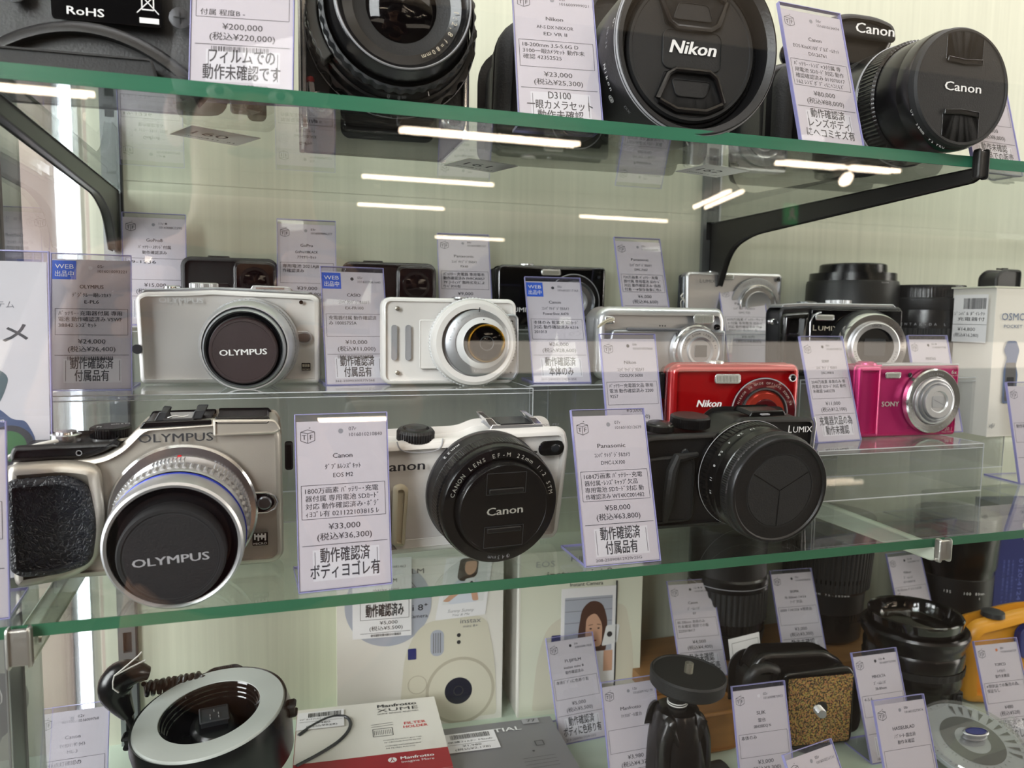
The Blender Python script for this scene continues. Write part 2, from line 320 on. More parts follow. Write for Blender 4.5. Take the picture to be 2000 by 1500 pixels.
# ---- glass shelves
def shelf(z,th,label,edge,x0=-112,x1=1500):
    t=thing('glass_shelf',label,'shelf',0,0,z)
    part('glass',MB().box(x0,x1,335.4,612,-th,0),'shelf_glass',t,smooth=0)
    part('front_edge',MB().box(x0,x1,335,335.5,-th,0),edge,t,smooth=0)
    return t
shelf(U,6,'upper green-edged glass shelf carrying the large cameras','shelf_edge')
shelf(L,5,'lower green-edged glass shelf in front, under the silver and white cameras','shelf_edge_low')
def bracket(xf,xb,zt,label,m,hookm,h0,h1,hb,wd=7,hookz=3.5):
    # arm in the y,z plane; xf/xb: x at the front and at the wall post
    t=thing('shelf_bracket',label,'bracket',0,0,0)
    yf,ye=331,614
    o=rp([(yf+2,zt-.3),(ye,zt-.3),(ye,zt-hb),(ye-16,zt-hb),(ye-32,zt-h1-6),(ye-62,zt-h1+3),(yf+6,zt-h0),(yf+2,zt-h0+2)],[1,1,1,1,18,24,3,1],6)
    b=MB(); b.slab([(p[0],p[1]) for p in o],-wd/2,wd/2,.8); k=(xb-xf)/(ye-yf)
    b.v=[(xf+(p[0]-yf)*k+p[1],p[0],p[2]) for p in b.v]
    part('arm',b,m,t)
    o=rp([(329,zt-h0+1),(334.2,zt-h0+1),(334.2,zt+hookz+6),(329,zt+hookz+6)],2,4); b=MB().slab(o,-wd/2-1,wd/2+1,1.2); b.v=[(xf+p[1],p[0],p[2]) for p in b.v]
    part('hook',b,hookm,t); part('screw',MB().lathe([(0,2.4),(1.2,2.2),(1.2,0)],0,0,16,axis='x',cy=0).turn(),hookm,t,loc=((xf+wd/2)/1000,.345,(zt-5)/1000))
    return t
bracket(374,383,U*1000-6,'black steel bracket holding the right of the upper shelf','bracket_black','bracket_black',8,20,58,6)
bracket(-104,-107,U*1000-6,'dark grey bracket holding the left of the upper shelf','bracket_grey','bracket_black',9,16,44,6)
bracket(-97,-108,L*1000-5,'pale painted bracket under the left of the lower shelf','bracket_white','zinc',12,18,50,7,0)
bracket(366,383,L*1000-5,'pale painted bracket under the right of the lower shelf','bracket_white','zinc',9,18,50,7,0)
bracket(850,860,U*1000-6,'black bracket of the next bay far right of the upper shelf','bracket_black','bracket_black',8,20,58,6)
# ---- clear risers on the lower shelf
def riser(x0,x1,y0,y1,z0,z1,label,th=3):
    t=thing('acrylic_riser',label,'display stand',0,0,0)
    part('top',MB().box(x0,x1,y0,y1,z1-th,z1),'acrylic_box',t,smooth=0); part('front_panel',MB().box(x0,x1,y0,y0+th,z0,z1-th),'acrylic_box',t,smooth=0)
    part('side_panel',MB().box(x0,x0+th,y0+th,y1,z0,z1-th),'acrylic_box',t,smooth=0); part('side_panel',MB().box(x1-th,x1,y0+th,y1,z0,z1-th),'acrylic_box',t,smooth=0)
    e=.5; b=MB().box(x0,x1,y0-.1,y0+.3,z1-e,z1+.1).box(x1-.3,x1+.1,y0-.1,y0+e,z0,z1).box(x0-.1,x0+.3,y0-.1,y0+e,z0,z1).box(x0,x1,y0-.1,y0+.3,z0,z0+e).box(x1-e,x1+.1,y0,y1,z1-.3,z1+.1).box(x0,x1,y0-.1,y0+.2,z1-th-.4,z1-th)
    part('polished_edge',b,'acrylic_line',t,smooth=0)
l0=L*1000
riser(-118,160,462,538,l0,R1*1000,'long clear acrylic riser under the white cameras and blue-cornered price cards')
riser(163,300,478,545,l0,R1*1000,'clear acrylic riser under the silver compact with yellow strap cord')
riser(-116,200,542,611,l0,T2*1000,'tall clear riser at the back under the action cameras')
riser(203,480,552,611,l0,T2*1000,'tall clear riser at the back under the black and silver compacts')
riser(353,500,424,488,l0,R2*1000,'low clear acrylic riser showing its front below the pink camera')
riser(212,351,424,476,l0,R2*1000,'low clear riser under the red compact')
riser(388,600,490,550,l0,R1*1000,'clear riser at the right under the black compact and upright lenses')
# ================================================================ price cards
def tf_logo(b,cx,cz,s,y):
    # cube outline with two letters
    T=(cx,cz+s*.5); c_=(cx,cz+s*.22); l=(cx-s*.5,cz+s*.33); r_=(cx+s*.5,cz+s*.33); lb=(cx-s*.5,cz-s*.3); rb=(cx+s*.5,cz-s*.3); bt=(cx,cz-s*.5)
    for p,q in ((T,l),(T,r_),(l,c_),(r_,c_),(l,lb),(r_,rb),(lb,bt),(rb,bt),(c_,bt)): b.line(p,q,s*.045,y)
    b.text('T',cx-s*.25,cz-s*.05,s*.36,y,bold=.03); b.text('F',cx+s*.25,cz-s*.05,s*.36,y,bold=.03); b.line((cx+s*.1,cz+s*.6),(cx+s*.2,cz+s*.66),s*.05,y)
def barcode(b,x0,x1,z0,z1,y,seed):
    rn=random.Random(seed); x=x0
    while x<x1-.4:
        w_=rn.choice((.25,.25,.4,.6)); b.rect(x,x+w_,z0,z1,y); x+=w_+rn.choice((.25,.35,.5))
def card_print(b,d,H,y,seed):
    X=lambda v:v-21
    if not d.get('web'): tf_logo(b,X(5.6),H-10.2,6.2,y)
    b.text(d.get('r','05r'),X(24),H-7.2,1.7,y,w=units(d.get('r','05r'))*1.2,align='l')
    if d.get('num'): b.text(d['num'],X(24.2),H-10,1.6,y,w=len(d['num'])*1.17,align='l')
    z=H-19.3
    b.text(d['name'],0,z,2.2,y,w=len(d['name'])*1.78,bold=.024)
    zz=z-5
    for ln in d.get('l2',[]): b.text(ln,0,zz,1.95,y,w=units(ln)*(1.35 if units(ln)>9 else 1.5),bold=.012); zz-=3.9
    zb=H-32.4; nb=d.get('box',[]); zb1=H-47.6
    b.frame(X(2.2),X(40),zb1,zb,.22,y); z=zb-2.6
    for ln in nb[:4]: b.text(ln,X(3.9),z,2.1,y,w=units(ln)*1.5,align='l',bold=.014); z-=3.5
    if d.get('price'): b.text(d['price'],0,H-51.4,2.6,y,w=len(d['price'])*2.05,bold=.016)
    if d.get('tax'): t=d['tax']; b.text(t,0,H-55.9,2.6,y,w=units(t)*1.9,bold=.016)
    b.line((X(2),H-59.5),(X(40.5),H-59.5),.28,y)
    if d.get('bar'): barcode(b,X(8.5),X(32),H-62.4,H-60.2,y,seed)
    big=d.get('big',[]); z=H-64.4 if len(big)<3 else H-63
    hh=5.0 if len(big)<3 else 3.9
    for ln in big: b.text(ln,X(21),z,hh,y,w=min(33,units(ln)*(2.25 if len(big)<3 else 2.3)),bold=.022); z-=hh*1.42
    if big: b.line((X(7.5),H-62.5),(X(7.5),H-74.5),.25,y); b.line((X(35.5),H-62.5),(X(35.5),H-74.5),.25,y)
    if d.get('code'): b.text(d['code'],X(6),H-77.2,1.4,y,w=len(d['code'])*1.35,align='l')
TAGS={}
def price_card(loc,yaw,lean,label,d,seed=0,W_=42,H=80,name='price_card',foot=34):
    t=thing(name,label,'price card',*loc,yaw=yaw)
    def F(): b=MB(); b.turn(rx=-lean); return b
    hw=W_/2
    hold=F().box(-hw,hw,-.7,-.2,0,H).box(-hw,hw,.5,1.3,0,H)
    hold.m=Matrix.Identity(4); hold.box(-hw,hw,0,foot,0,1.2)
    part('acrylic_holder',hold,'acrylic',t,smooth=0)
    e=F(); w_=.27
    e.box(-hw-.05,-hw+w_,-.8,1.4,0,H).box(hw-w_,hw+.05,-.8,1.4,0,H).box(-hw,hw,-.8,1.4,H-w_,H+.05).box(-hw,hw,-.8,1.4,0,w_*1.4)
    e.m=Matrix.Identity(4); e.box(-hw,-hw+w_,1,foot,0,1.3).box(hw-w_,hw,1,foot,0,1.3).box(-hw,hw,foot-.4,foot,0,1.3)
    part('holder_edge',e,'acrylic_edge',t,smooth=0)
    part('card',F().box(-hw+.5,hw-.5,-.1,.3,.7,H-3.4),'paper',t,smooth=0)
    if d.get('big'): part('sticker',F().box(-14.5,15.5,-.16,-.1,H-75.5,H-61.6),'paper_white',t,smooth=0)
    b=F(); card_print(b,d,H,-.19,seed); part('print',b,'ink',t,smooth=0)
    part('punch_hole',F().disc(-.6,H-8.2,1.15,-.18,16),d.get('dot','grey_print'),t,smooth=0)
    if d.get('web'):
        part('sticker',F().box(-20.3,-8,-.17,-.12,H-15.2,H-4.2),'ink_blue',t,smooth=0,label='blue corner sticker with white writing')
        b=F(); b.text('WEB',-14.1,H-7.6,2.6,-.21,w=9.6); b.text('出品中',-14.1,H-12,2.7,-.21,w=9.6,bold=.01); part('sticker_print',b,'white_print',t,smooth=0)
    return t
cc='ｺﾝﾊﾟｸﾄﾃﾞｼﾞﾀﾙｶﾒﾗ'
price_card((.0301,.3428,L),2.5,9.2,'large price card reading ¥33,000 between the silver camera and the white one',dict(r='07r',num='1016010210840',name='Canon',l2=['ﾀﾞﾌﾞﾙﾚﾝｽﾞｷｯﾄ','EOS M2'],box=['1800万画素 ﾊﾞｯﾃﾘｰ･充電','器付属 専用電池 SDｶｰﾄﾞ','対応 動作確認済み･ﾎﾞﾃﾞ','ｨﾖｺﾞﾚ有 021122103815 ﾚ'],price='¥33,000',tax='(税込¥36,300)',big=['動作確認済','ボディヨゴレ有']),1)
price_card((.1680,.3406,L),0,17.5,'large price card reading ¥58,000 in front of the black camera with ribbed top dial',dict(r='07r',num='1016010212639',name='Panasonic',l2=[cc,'DMC-LX100'],box=['1684万画素 ﾊﾞｯﾃﾘｰ･充電','器付属･ﾚﾝｽﾞｷｬｯﾌﾟ欠品','専用電池 SDｶｰﾄﾞ対応 動','作確認済み WT4KC001482'],price='¥58,000',tax='(税込¥63,800)',big=['動作確認済','付属品有'],code='208-25090812929r25G'),2)
price_card((-.1008,.4904,R1),.7,9.3,'price card reading ¥24,000 with blue corner sticker left of the white camera',dict(r='05r',num='1016010093221',name='OLYMPUS',l2=['ﾃﾞｼﾞﾀﾙ一眼ﾚﾌｶﾒﾗ','E-PL6'],box=['ﾊﾞｯﾃﾘｰ･充電器付属 専用','電池 動作確認済み V5WF','38842 ﾚﾝｽﾞｾｯﾄ'],price='¥24,000',tax='(税込¥26,400)',bar=1,big=['動作確認済','付属品有'],web=1,dot='paper_white'),3)
price_card((.0528,.5009,R1),4.7,15.5,'price card reading ¥10,000 with blue corner sticker left of the round-fronted camera',dict(r='05r',num='1016010061640',name='CASIO',l2=[cc,'EX-FR100'],box=['充電器付属 動作確認済','み 10005755A'],price='¥10,000',tax='(税込¥11,000)',bar=1,big=['動作確認済','付属品有'],code='262-25090300577r26E',web=1,dot='ink'),4)
price_card((.1918,.4919,R1),-4.2,22,'price card reading ¥26,000 with blue corner sticker left of the silver compact',dict(r='05r',num='1016010117163',name='Canon',l2=[cc,'PowerShot A470'],box=['本体のみ 乾電池 SDｶｰﾄﾞ','対応 動作確認済み 6216','201013'],price='¥26,000',tax='(税込¥28,600)',big=['動作確認済','本体のみ'],code='201-25053012929r25E',web=1,dot='ink'),5)
price_card((.2281,.4456,R2),3.3,13.5,'price card headed 04r directly left of the red compact camera',dict(r='04r',num='1016010025666',name='Nikon',l2=[cc,'COOLPIX S4300'],box=['ﾊﾞｯﾃﾘｰ･充電器欠品 専用','電池 動作確認済み 2200','9257'],price='¥5,000',tax='(税込¥5,500)',dot='ink',big=['動作確認済']),6)
price_card((.3962,.4540,R2),5.2,17,'price card reading ¥11,000 between the red and the pink compacts',dict(r='09r',num='1016010368152',name='SONY',l2=[cc,'DSC-W810'],box=['2040万画素 本体のみ 専','用電池 SDｶｰﾄﾞ対応 動作','未確認 5683278'],price='¥11,000',tax='(税込¥12,100)',big=['充電器欠品の為','動作未確認'],dot='ink'),7)
price_card((.5100,.4700,R2),2,15,'price card reading ¥5,000 half hidden right of the pink compact',dict(r='05r★',num='1016008477386',name='PENTAX',l2=['ｽﾞｰﾑﾚﾝｽﾞ','55-300mm'],box=[':5.8 本体のみ 動作未','認･現状品での販売 S:','1127'],price='¥5,000',tax='(税込¥5,500)',big=['動作未確認'],dot='ink'),8)
price_card((.3990,.5680,-.044),-10,24,'price card reading ¥8,000 standing behind the red compact',dict(r='04r',num='1016010047376',name='Panasonic',l2=[cc,'DMC-TZ5'],box=['1070万画素 ﾊﾞｯﾃﾘｰ･ﾁｬｰｼﾞ','ｬｰ付属 専用電池 SDｶｰﾄﾞ','対応 動作確認済み FN8','JB005126 本体ｷｽﾞ有'],price='¥8,000',tax='(税込¥8,800)'),9)
price_card((.2891,.5520,T2),0,19.3,'price card reading ¥6,000 at the back above the silver compact',dict(r='07r',num='1016010184886',name='Panasonic',l2=[cc,'DMC-FX07'],box=['720万画素 ﾊﾞｯﾃﾘｰ･充電','器付属 専用電池 SDｶｰﾄﾞ','対応 動作確認済み･画面','付着 一※保存画像に色ﾑ'],price='¥6,000',tax='(税込¥6,600)',big=['動作確認済']),10)
price_card((.1448,.5792,T2),-6,20.1,'price card headed 04r at the back left of the black compact',dict(r='04r',num='1016009885727',name='Panasonic',l2=[cc,'FX40'],box=['ﾊﾞｯﾃﾘｰ･充電器 専用電池','動作確認済み FH9CA0057','79 ｺｰﾃｨﾝｸﾞ箇所劣化によ','りﾍﾞﾀﾂｷ有'],price='¥9,000',tax='(税込¥9,900)'),11)
price_card((.0239,.5744,T2),-2.5,11.1,'price card headed 03r at the back between the two action cameras',dict(r='03r',num='1016009896277',name='GoPro',l2=['GoPro10BLACK','ｱｸｾｻﾘｰｾｯﾄ'],box=['専用電池 2021AJ8 ≡','作確認済み'],price='¥39,000',tax='(税込¥42,900)'),12)
price_card((-.0805,.5980,T2),-1,5,'price card headed 11r with a star at the back left of the action camera',dict(r='11r★',num='1016008822390',name='GoPro8',l2=['ﾊﾞｯﾃﾘｰ･ｽﾀﾝﾄﾞ付属','動作確認済み'],box=['     19-1236'],price='¥15,000',tax='(税込¥16,500)',big=['動作確認済']),13)
price_card((-.0113,.3472,U),-9.4,10,'price card reading ¥200,000 beside the chrome-edged film camera',dict(r='05r',num='',name='',l2=[],box=['','','','付属 程度B -'],price='¥200,000',tax='(税込¥220,000)',bar=1,big=['フィルムでの','動作未確認です'],code='401-25090600857r25D'),14,foot=18)
price_card((.1345,.3530,U),-7.4,19.5,'price card reading ¥23,000 on the upper shelf left of the capped lens with hood',dict(r='05r',num='1016009999021',name='Nikon',l2=['AF-S DX NIKKOR','ED VR II'],box=['18-200mm 3.5-5.6G D','3100一眼ｶﾒﾗｾｯﾄ 動作未','確認 42352525'],price='¥23,000',tax='(税込¥25,300)',big=['D3100','一眼カメラセット','動作未確認']),15,foot=18)
price_card((.2812,.3390,U),3.5,16.4,'price card reading ¥80,000 on the upper shelf between the two capped lenses',dict(r='06r',num='1016010134474',name='Canon',l2=['EOS KissX10ﾀﾞﾌﾞﾙｽﾞｰﾑｷｯﾄ','DS126761'],box=['ﾊﾞｯﾃﾘｰ･ﾚﾝｽﾞ×2付属 専','用電池 SDｶｰﾄﾞ対応 動作','確認確認済み 011070017','162 ﾚﾝｽﾞﾎﾞﾃﾞｨにﾍｺﾐｷｽﾞ'],price='¥80,000',tax='(税込¥88,000)',big=['動作確認済','レンズボディ','にヘコミキズ有']),16,foot=18)
price_card((.4300,.3680,U),4,15,'price card reading ¥8,000 at the right end of the upper shelf',dict(r='03r',num='1016008814380',name='OLYMPUS',l2=['ｽﾞｰﾑﾚﾝｽﾞ','40-150mm'],box=['本体のみ 外観ｽﾚ','230949'],price='¥8,000',tax='(税込¥8,800)',big=['動作未確認','現状品での販売','保証有り']),17,foot=18)
price_card((-.1276,.5116,B),1.4,20.1,'price card headed 12r at the bottom left beside the ring light',dict(r='12r',num='1016009768',name='Canon',l2=['ﾏｲｸﾛﾘﾝｸﾞﾗｲﾄ','ML-3'],box=['※ﾗｲﾄ点灯確認の'],price='¥9,000',tax='(税込¥9,900)'),18)
price_card((.2294,.5251,B),3.4,23.3,'price card reading ¥5,000 in front of the boxed instant camera with a portrait',dict(r='04r',num='3080600819828',name='FUJIFILM',l2=['instax mini 8','動作確認済み'],box=['本体ﾎﾞﾃﾞｨに色移り有'],price='¥5,000',tax='(税込¥5,500)',big=['動作確認済','ボディに色移り有'],code='213-25090812929r25G',dot='ink'),19)
price_card((.2382,.4465,B),.6,17.5,'price card reading ¥3,980 in front of the small ball head',dict(r='12r',num='1016009742179',name='Manfrotto',l2=['ﾏｲｸﾛﾎﾞｰﾙ雲台'],price='¥3,980',tax='(税込¥4,378)'),20)
price_card((.3218,.4163,B),-3.1,15.1,'price card headed 02r in front of the cork-topped tripod head',dict(r='02r',num='1016009873933',name='SLIK',l2=['雲台','SBH200DQ N'],box=['本体のみ'],price='¥3,000',tax='(税込¥3,300)',dot='paper_white'),21)
price_card((.4468,.4349,B),-1.6,20.6,'price card headed 10r behind the lowest right card, beside the large wide lens',dict(r='10r★',num='1016009763984',name='MINOLTA',l2=['ｽﾞｰﾑﾚﾝｽﾞ','28-80mm'],box=['4-5.6'],price='¥3,000',tax='(税込¥3,300)',big=['動作確認済','現状販売'],code='184-250908',dot='ink'),22)
price_card((.4060,.3702,B),-2.3,19.6,'price card headed 08r beside the clear exposure disc',dict(r='08r',num='1016010273074',name='HASSELBLAD',l2=['ﾉﾌﾞﾒｰﾀｰ露出計','動作未確認'],price='¥3,000',tax='(税込¥3,300)'),23)
price_card((.5568,.4244,B),-4.4,19.9,'price card reading ¥480 in front of the orange toy camera',dict(r='00r',num='1016010260759',name='TOPICO',l2=['ﾄｲｶﾒﾗ','動作未確認'],box=['※現状品での販売の為､','保証なし'],price='¥480',tax='(税込¥528)',big=['現状販売の為','保証なし'],code='008-25090210929',dot='orange_dot'),24)
price_card((.3416,.5336,WB),-5,26.9,'price card reading ¥4,000 on the wooden board before the leftmost dark lens',dict(r='13r★★',num='1016008136136',name='Canon',l2=['ｽﾞｰﾑﾚﾝｽﾞ','EF'],box=['80-200mm 本体のみ','作未確認 現状での販','2235018417'],price='¥4,000',tax='(税込¥4,400)',big=['動作未確認','現状品での販売'],dot='ink'),25)
price_card((.4429,.5328,WB),-4.4,22.7,'price card reading ¥3,000 on the wooden board before the ribbed dark lens',dict(r='02r',num='1016008786840',name='SIGMA',l2=['70-300mm 1:4-5.6','ﾌｰﾄﾞ欠品'],box=['0000 1141526 ※現状品'],price='¥3,000',tax='(税込¥3,300)',big=['動作未確認','現状品での販売','保証有り'],dot='ink'),26)
price_card((.5850,.5473,WB),1.7,20.3,'price card reading ¥2,000 before the lens marked 135 100 80',dict(r='02r★',num='1016008811471',name='Nikon',l2=['ｽﾞｰﾑﾚﾝｽﾞ','AF-S NIKKOR'],box=['18-55mm F 3.5-5.6GⅡ','17'],price='¥2,000',tax='(税込¥2,200)',big=['動作未確認'],dot='ink'),27)
price_card((.3200,.3330,B),10,30,'price card cut off by the bottom edge below the tripod heads',dict(r='05r',num='1016010211111',name='SLIK',l2=[],box=[]),28)
t=thing('spotlight','round bright spotlight mirrored under the shelf left of the black bracket','spotlight',5.03,-5.30,1.30)
part('lamp_face',MB().turn(rx=-35).lathe([(60,.01),(60,70)],0,0,32,close=False),'lamp',t); part('housing',MB().turn(rx=-35).lathe([(58,76),(-60,70),(-60,0)],0,0,32,close=False),'store_dark',t); part('rod',MB().box(-6,6,-6,6,20,100),'store_dark',t)
t=thing('exit_sign','small glowing green exit sign mirrored on the black bracket','sign',4.92,-5.88,1.02)
part('sign_box',MB().box(-75,75,-20,20,-100,100),'exit_green',t,smooth=0); b=MB().turn(rz=180,loc=(0,22,0)); b.disc(-10,60,16,0,16); b.poly([(-30,35),(10,45),(30,20),(15,-10),(40,-60),(20,-65),(-5,-20),(-40,-60),(-55,-50),(-20,0)],0); part('running_figure',b,'white_print',t,smooth=0); part('hanger',MB().box(-5,5,-5,5,100,380),'store_dark',t)
# ================================================================ cameras
def screw(par,x,y,z,r_=1.4,m='screw_steel'):
    p=part('screw',MB().lathe([(0,r_*.6),(.3,r_),(1,r_)],x,z,16).turn(loc=(0,y,0)),m,par)
    part('recess',MB().box(x-r_*.55,x+r_*.55,y-.08,y,z-.18,z+.18).box(x-.18,x+.18,y-.08,y,z-r_*.55,z+r_*.55),'slot_dark',p,smooth=0)
def ring(par,name,m,cx,cz,prof,teeth=0,amp=0,n=64,label=None,smooth=32):
    return part(name,MB().lathe(prof,cx,cz,n,teeth,amp,close=False),m,par,smooth=smooth,label=label)
def knob(par,name,m,x,y,z,prof,teeth=0,amp=0,n=40,label=None):
    return part(name,MB().lathe(prof,x,z,n,teeth,amp,axis='z',cy=y),m,par,label=label)
def pr(par,m,fn,name='print'):
    b=MB(); fn(b); return part(name,b,m,par,smooth=0)
# ---- champagne mirrorless camera, lower shelf left
t=thing('mirrorless_camera','large silver champagne camera with black leather grip at the front left','camera',-.0540,.3810,L+.0008,-.5); t.rotation_euler.x=R(3)
part('body',MB().slab(rp([(-57.5,1),(53,1),(57.5,5),(57,66),(53,73),(27,74),(-4,72.5),(-14,62),(-22,58),(-57.5,58)],[5,4,3,3,3,1,4,7,6,5]),0,31,3),'champagne',t)
part('grip_shell',MB().slab(rp([(-57.5,0),(-36,2.5),(-24,9),(-20,30),(-21,55),(-34,58),(-57.5,57)],[5,6,6,6,5,6,5]),-6,3,5,5),'champagne',t)
part('grip',MB().slab(rp([(-57.2,10),(-53,7),(-38,7),(-25.5,11),(-22.5,28),(-25,47),(-33,52),(-57,51)],[2,2,4,4,9,4,7,4],6),-10,-3,3,5),'cracked_leather',t)
part('top_plate',MB().slab(rp([(-56.8,57),(-28,57.4),(-19,60.5),(-12.5,65),(-20,65),(-55,64.5),(-57,61)],[2,6,6,1,3,3,2]),-1.2,30,2),'black',t)
part('top_deck',MB().slab(rp([(-5,70.4),(26,71.6),(26,74.2),(-3,73.8)],1),-.6,28,.6),'black_smooth',t)
part('flash_cover',MB().slab(rp([(26.6,66),(54,66.3),(57.2,68),(54.5,73.6),(26.6,74.2)],[1,2,2,2,.5]),-1.4,26,1),'champagne',t)
part('flash_lid',MB().slab(rp([(27.5,71.4),(51,71),(52.5,73),(51,75),(27.5,75.3)],.8),-.5,24,.8),'black_smooth',t)
k=knob(t,'mode_dial','black_smooth',-19.5,15,64.2,[(0,8.2),(.6,8.6,1),(4.4,8.6,1),(5.2,7.8),(5.2,0)],44,.35)
part('dial_print',MB().turn(rx=-90,loc=(0,0,0)).text('M',-24,-0+10,2,0),'white_print',k,loc=(0,.003,.0695),smooth=0)
part('dial_print',MB().turn(rx=-90).text('SCN A P S',-16,16,1.3,0,rot=.2),'white_print',k,loc=(0,.003,.0695),smooth=0)
knob(t,'dial_base','chrome',-19.5,15,63.4,[(0,8.8),(1.2,8.8),(1.2,0)])
k=knob(t,'shutter_button','chrome',-37.5,12,63.5,[(0,6.6),(3.2,6.4),(3.6,5.4),(3.2,5.2),(3.2,4.6),(4.6,4.3),(5,0)])
part('shoe_rail',MB().slab(rp([(1,73.5),(5.5,73.5),(7,77.5),(3.5,78)],.8),2,18,.4),'charcoal',t); part('shoe_rail',MB().slab(rp([(17,74),(21.5,74),(23.5,78.2),(18.5,78.2)],.8),2,18,.4),'charcoal',t)
part('shoe_plate',MB().box(5,18,2,18,73.6,74.6),'chrome',t); part('shoe_spring',MB().tube([(7,1.8,75),(10,1.8,76),(13,1.8,75.2),(16,1.8,76)],.35),'chrome',t)
pr(t,'ink',lambda b:b.text('OLYMPUS',10.5,66.0,4.0,-.12,w=32,bold=.03),'lettering')
part('sensor_window',MB().lathe([(0,1),(.4,1)],-29.5,60.6,16).turn(loc=(0,-1.5,0)),'black_gloss',t); part('sensor_ring',MB().ringflat(-29.5,60.6,.95,1.3,-1.55,16),'grey_print',t)
part('strap_eyelet',MB().lathe([(-1.8,2.2),(2.5,2.2)],0,58,12,axis='x',cy=14).turn(loc=(57,0,0)),'chrome',t); part('strap_loop',MB().slab(rr(4,14,1.5,60.5,52),11,17,1),'black_rubber',t)
part('badge',MB().slab(rr(7.2,6.6,.5,46.5,14.4),-.3,.2,.1),'black_gloss',t); 
pr(t,'white_print',lambda b:(b.text('MICRO',46.5,12.2,1.1,-.36,w=6.2),[b.rect(43.7+i*1.6,44.4+i*1.6,14.2-(i%2)*.6,17.2,-.36) for i in range(4)],[b.rect(44.4+i*1.6,45.3+i*1.6,15.6-i*.3,16.4,-.36) for i in range(3)]),'badge_print')
part('release_plate',MB().slab(rp([(38,28.2),(50,28),(54.5,32.6),(50,37.6),(38,38)],[0,5,6,5,0]),-.9,.4,.4),'black_gloss',t)
part('release_rim',MB().tube([(40,-1,28),(50,-1,27.9),(53.5,-1,29.6),(54.9,-1,32.8),(53.5,-1,36),(50,-1,37.8),(40,-1,38)],.45),'chrome',t)
ring(t,'release_button','dark_silver',48.8,32.8,[(-2.4,0),(-2.4,2.6),(-1.9,3.3),(.2,3.4)],n=24)
LX,LZ=13,28.0
ring(t,'mount_ring','chrome',LX,LZ+2,[(.5,32.8),(-1.2,32.8),(-2.2,31.8),(-2.6,28)],n=96)
ring(t,'lens_barrel','silver',LX,LZ,[(0,30),(-3,29.6),(-13,29.2),(-13,28.4),(-14,28.4)],n=96)
pr(t,'red_dot',lambda b:b.disc(LX-1,LZ+29.8,1,-3.1,10,.5),'index_dot')
for a0 in (48,100,146,20):   # finger grip ribs round the barrel
    b=MB()
    for i in range(9):
        a=R(a0+i*3.2-13); b.add([(LX+rr_*math.cos(a+da),y,LZ+rr_*math.sin(a+da)) for (rr_,y,da) in ((29.2,-4.5,-.012),(29.2,-12,-.012),(30.2,-11.4,0),(30.2,-5.1,0),(29.2,-4.5,.012),(29.2,-12,.012))],[(0,1,2,3),(3,2,5,4),(0,3,4),(1,5,2)])
    part('grip_ribs',b,'silver_satin',t,smooth=0)
ring(t,'zoom_ring','silver',LX,LZ,[(-13.6,27.4),(-14,28.6,1),(-19,28.2,1),(-19.2,27.4)],60,.9)
ring(t,'barrel_front','silver',LX,LZ,[(-19,28.4),(-23,28.3),(-23.5,28)],n=96)
ring(t,'blue_ring','blue_line',LX,LZ-1,[(-23.2,28.4),(-24.4,28.7),(-24.6,28)],n=96)
ring(t,'front_ring','silver',LX-.3,LZ-1.3,[(-24.4,28.5),(-33,28.6),(-37,28),(-38,27),(-37.4,25.8),(-33,25.2)],n=96)
ring(t,'inner_barrel','black_smooth',LX-.3,LZ-1.6,[(-33,25.6),(-36.8,25.4),(-34,22.8),(-34,0)],n=96)
c=ring(t,'lens_cap','black_matte',LX-.6,LZ-4.0,[(-30,21.6),(-40.5,21.6),(-42.5,20.8),(-42.5,19.4),(-42,19.2),(-42,0)],n=96)
pr(t,'grey_print',lambda b:b.text('OLYMPUS',LX-.8,LZ-5.2,3.5,-42.15,w=30,bold=.045,rot=.05),'cap_lettering')
pr(t,'charcoal',lambda b:b.ringflat(LX-.6,LZ-4,18.4,18.65,-42.12,64),'cap_line')
s=thing('strap_cord','thin white cord loop at the shoulder of the champagne camera','cord',-.1120,.385,-.0700)
part('cord',MB().tube(sm([(8,0,-1),(2,-3,0),(-4,-3,-3),(-2,-4,3),(8,-4,8),(18,-2,10),(20,2,9)]),.9),'string',s)
# ---- white mirrorless camera on the riser
t=thing('mirrorless_camera','white camera with silver lens and dark cap on the clear riser','camera',-.0263,.5126,R1+.0006,-6); t.rotation_euler.x=R(2)
part('body',MB().slab(rp([(-54,0),(54,0),(55,3),(55,55),(51,57.5),(-10,59.5),(-22,58.5),(-50,57.5),(-55,54)],[4,4,2,3,3,2,3,3,4]),0,30,3),'white_gloss',t)
part('top_deck',MB().slab(rp([(-52,56.5),(-14,57.5),(-8,59.5),(50,57.6),(48,59),(-8,61),(-30,60),(-50,59)],1.2),2,28,1),'silver_satin',t)
knob(t,'shutter_button','chrome',-36,14,58.6,[(0,5.4),(2.2,5.2),(2.8,4),(3,0)]); knob(t,'mode_dial','silver',-17,14,59.2,[(0,6),(1,8.4,1),(3.8,8.4,1),(4.4,7.6),(4.4,0)],40,.3)
part('hot_shoe',MB().slab(rp([(12,59.6),(38,58.8),(36,62),(14,62.6)],.6),4,20,.6),'silver',t); part('shoe_slot',MB().box(16,33,3.6,19,60.4,61.4),'chrome',t)
pr(t,'white_print',lambda b:b.text('OLYMPUS',-28,52.6,3.2,-.12,w=26,bold=.04),'lettering')
ring(t,'sensor_window','black_gloss',44,52.5,[(-.2,0),(-.2,1.3),(.1,1.3)],n=16)
part('release_plate',MB().slab(rr(13,8,4,44,30),-.5,.3,.3),'silver_satin',t); part('release_button',MB().slab(rr(8,6.4,3,45.5,30),-1.4,0,.6),'dark_silver',t)
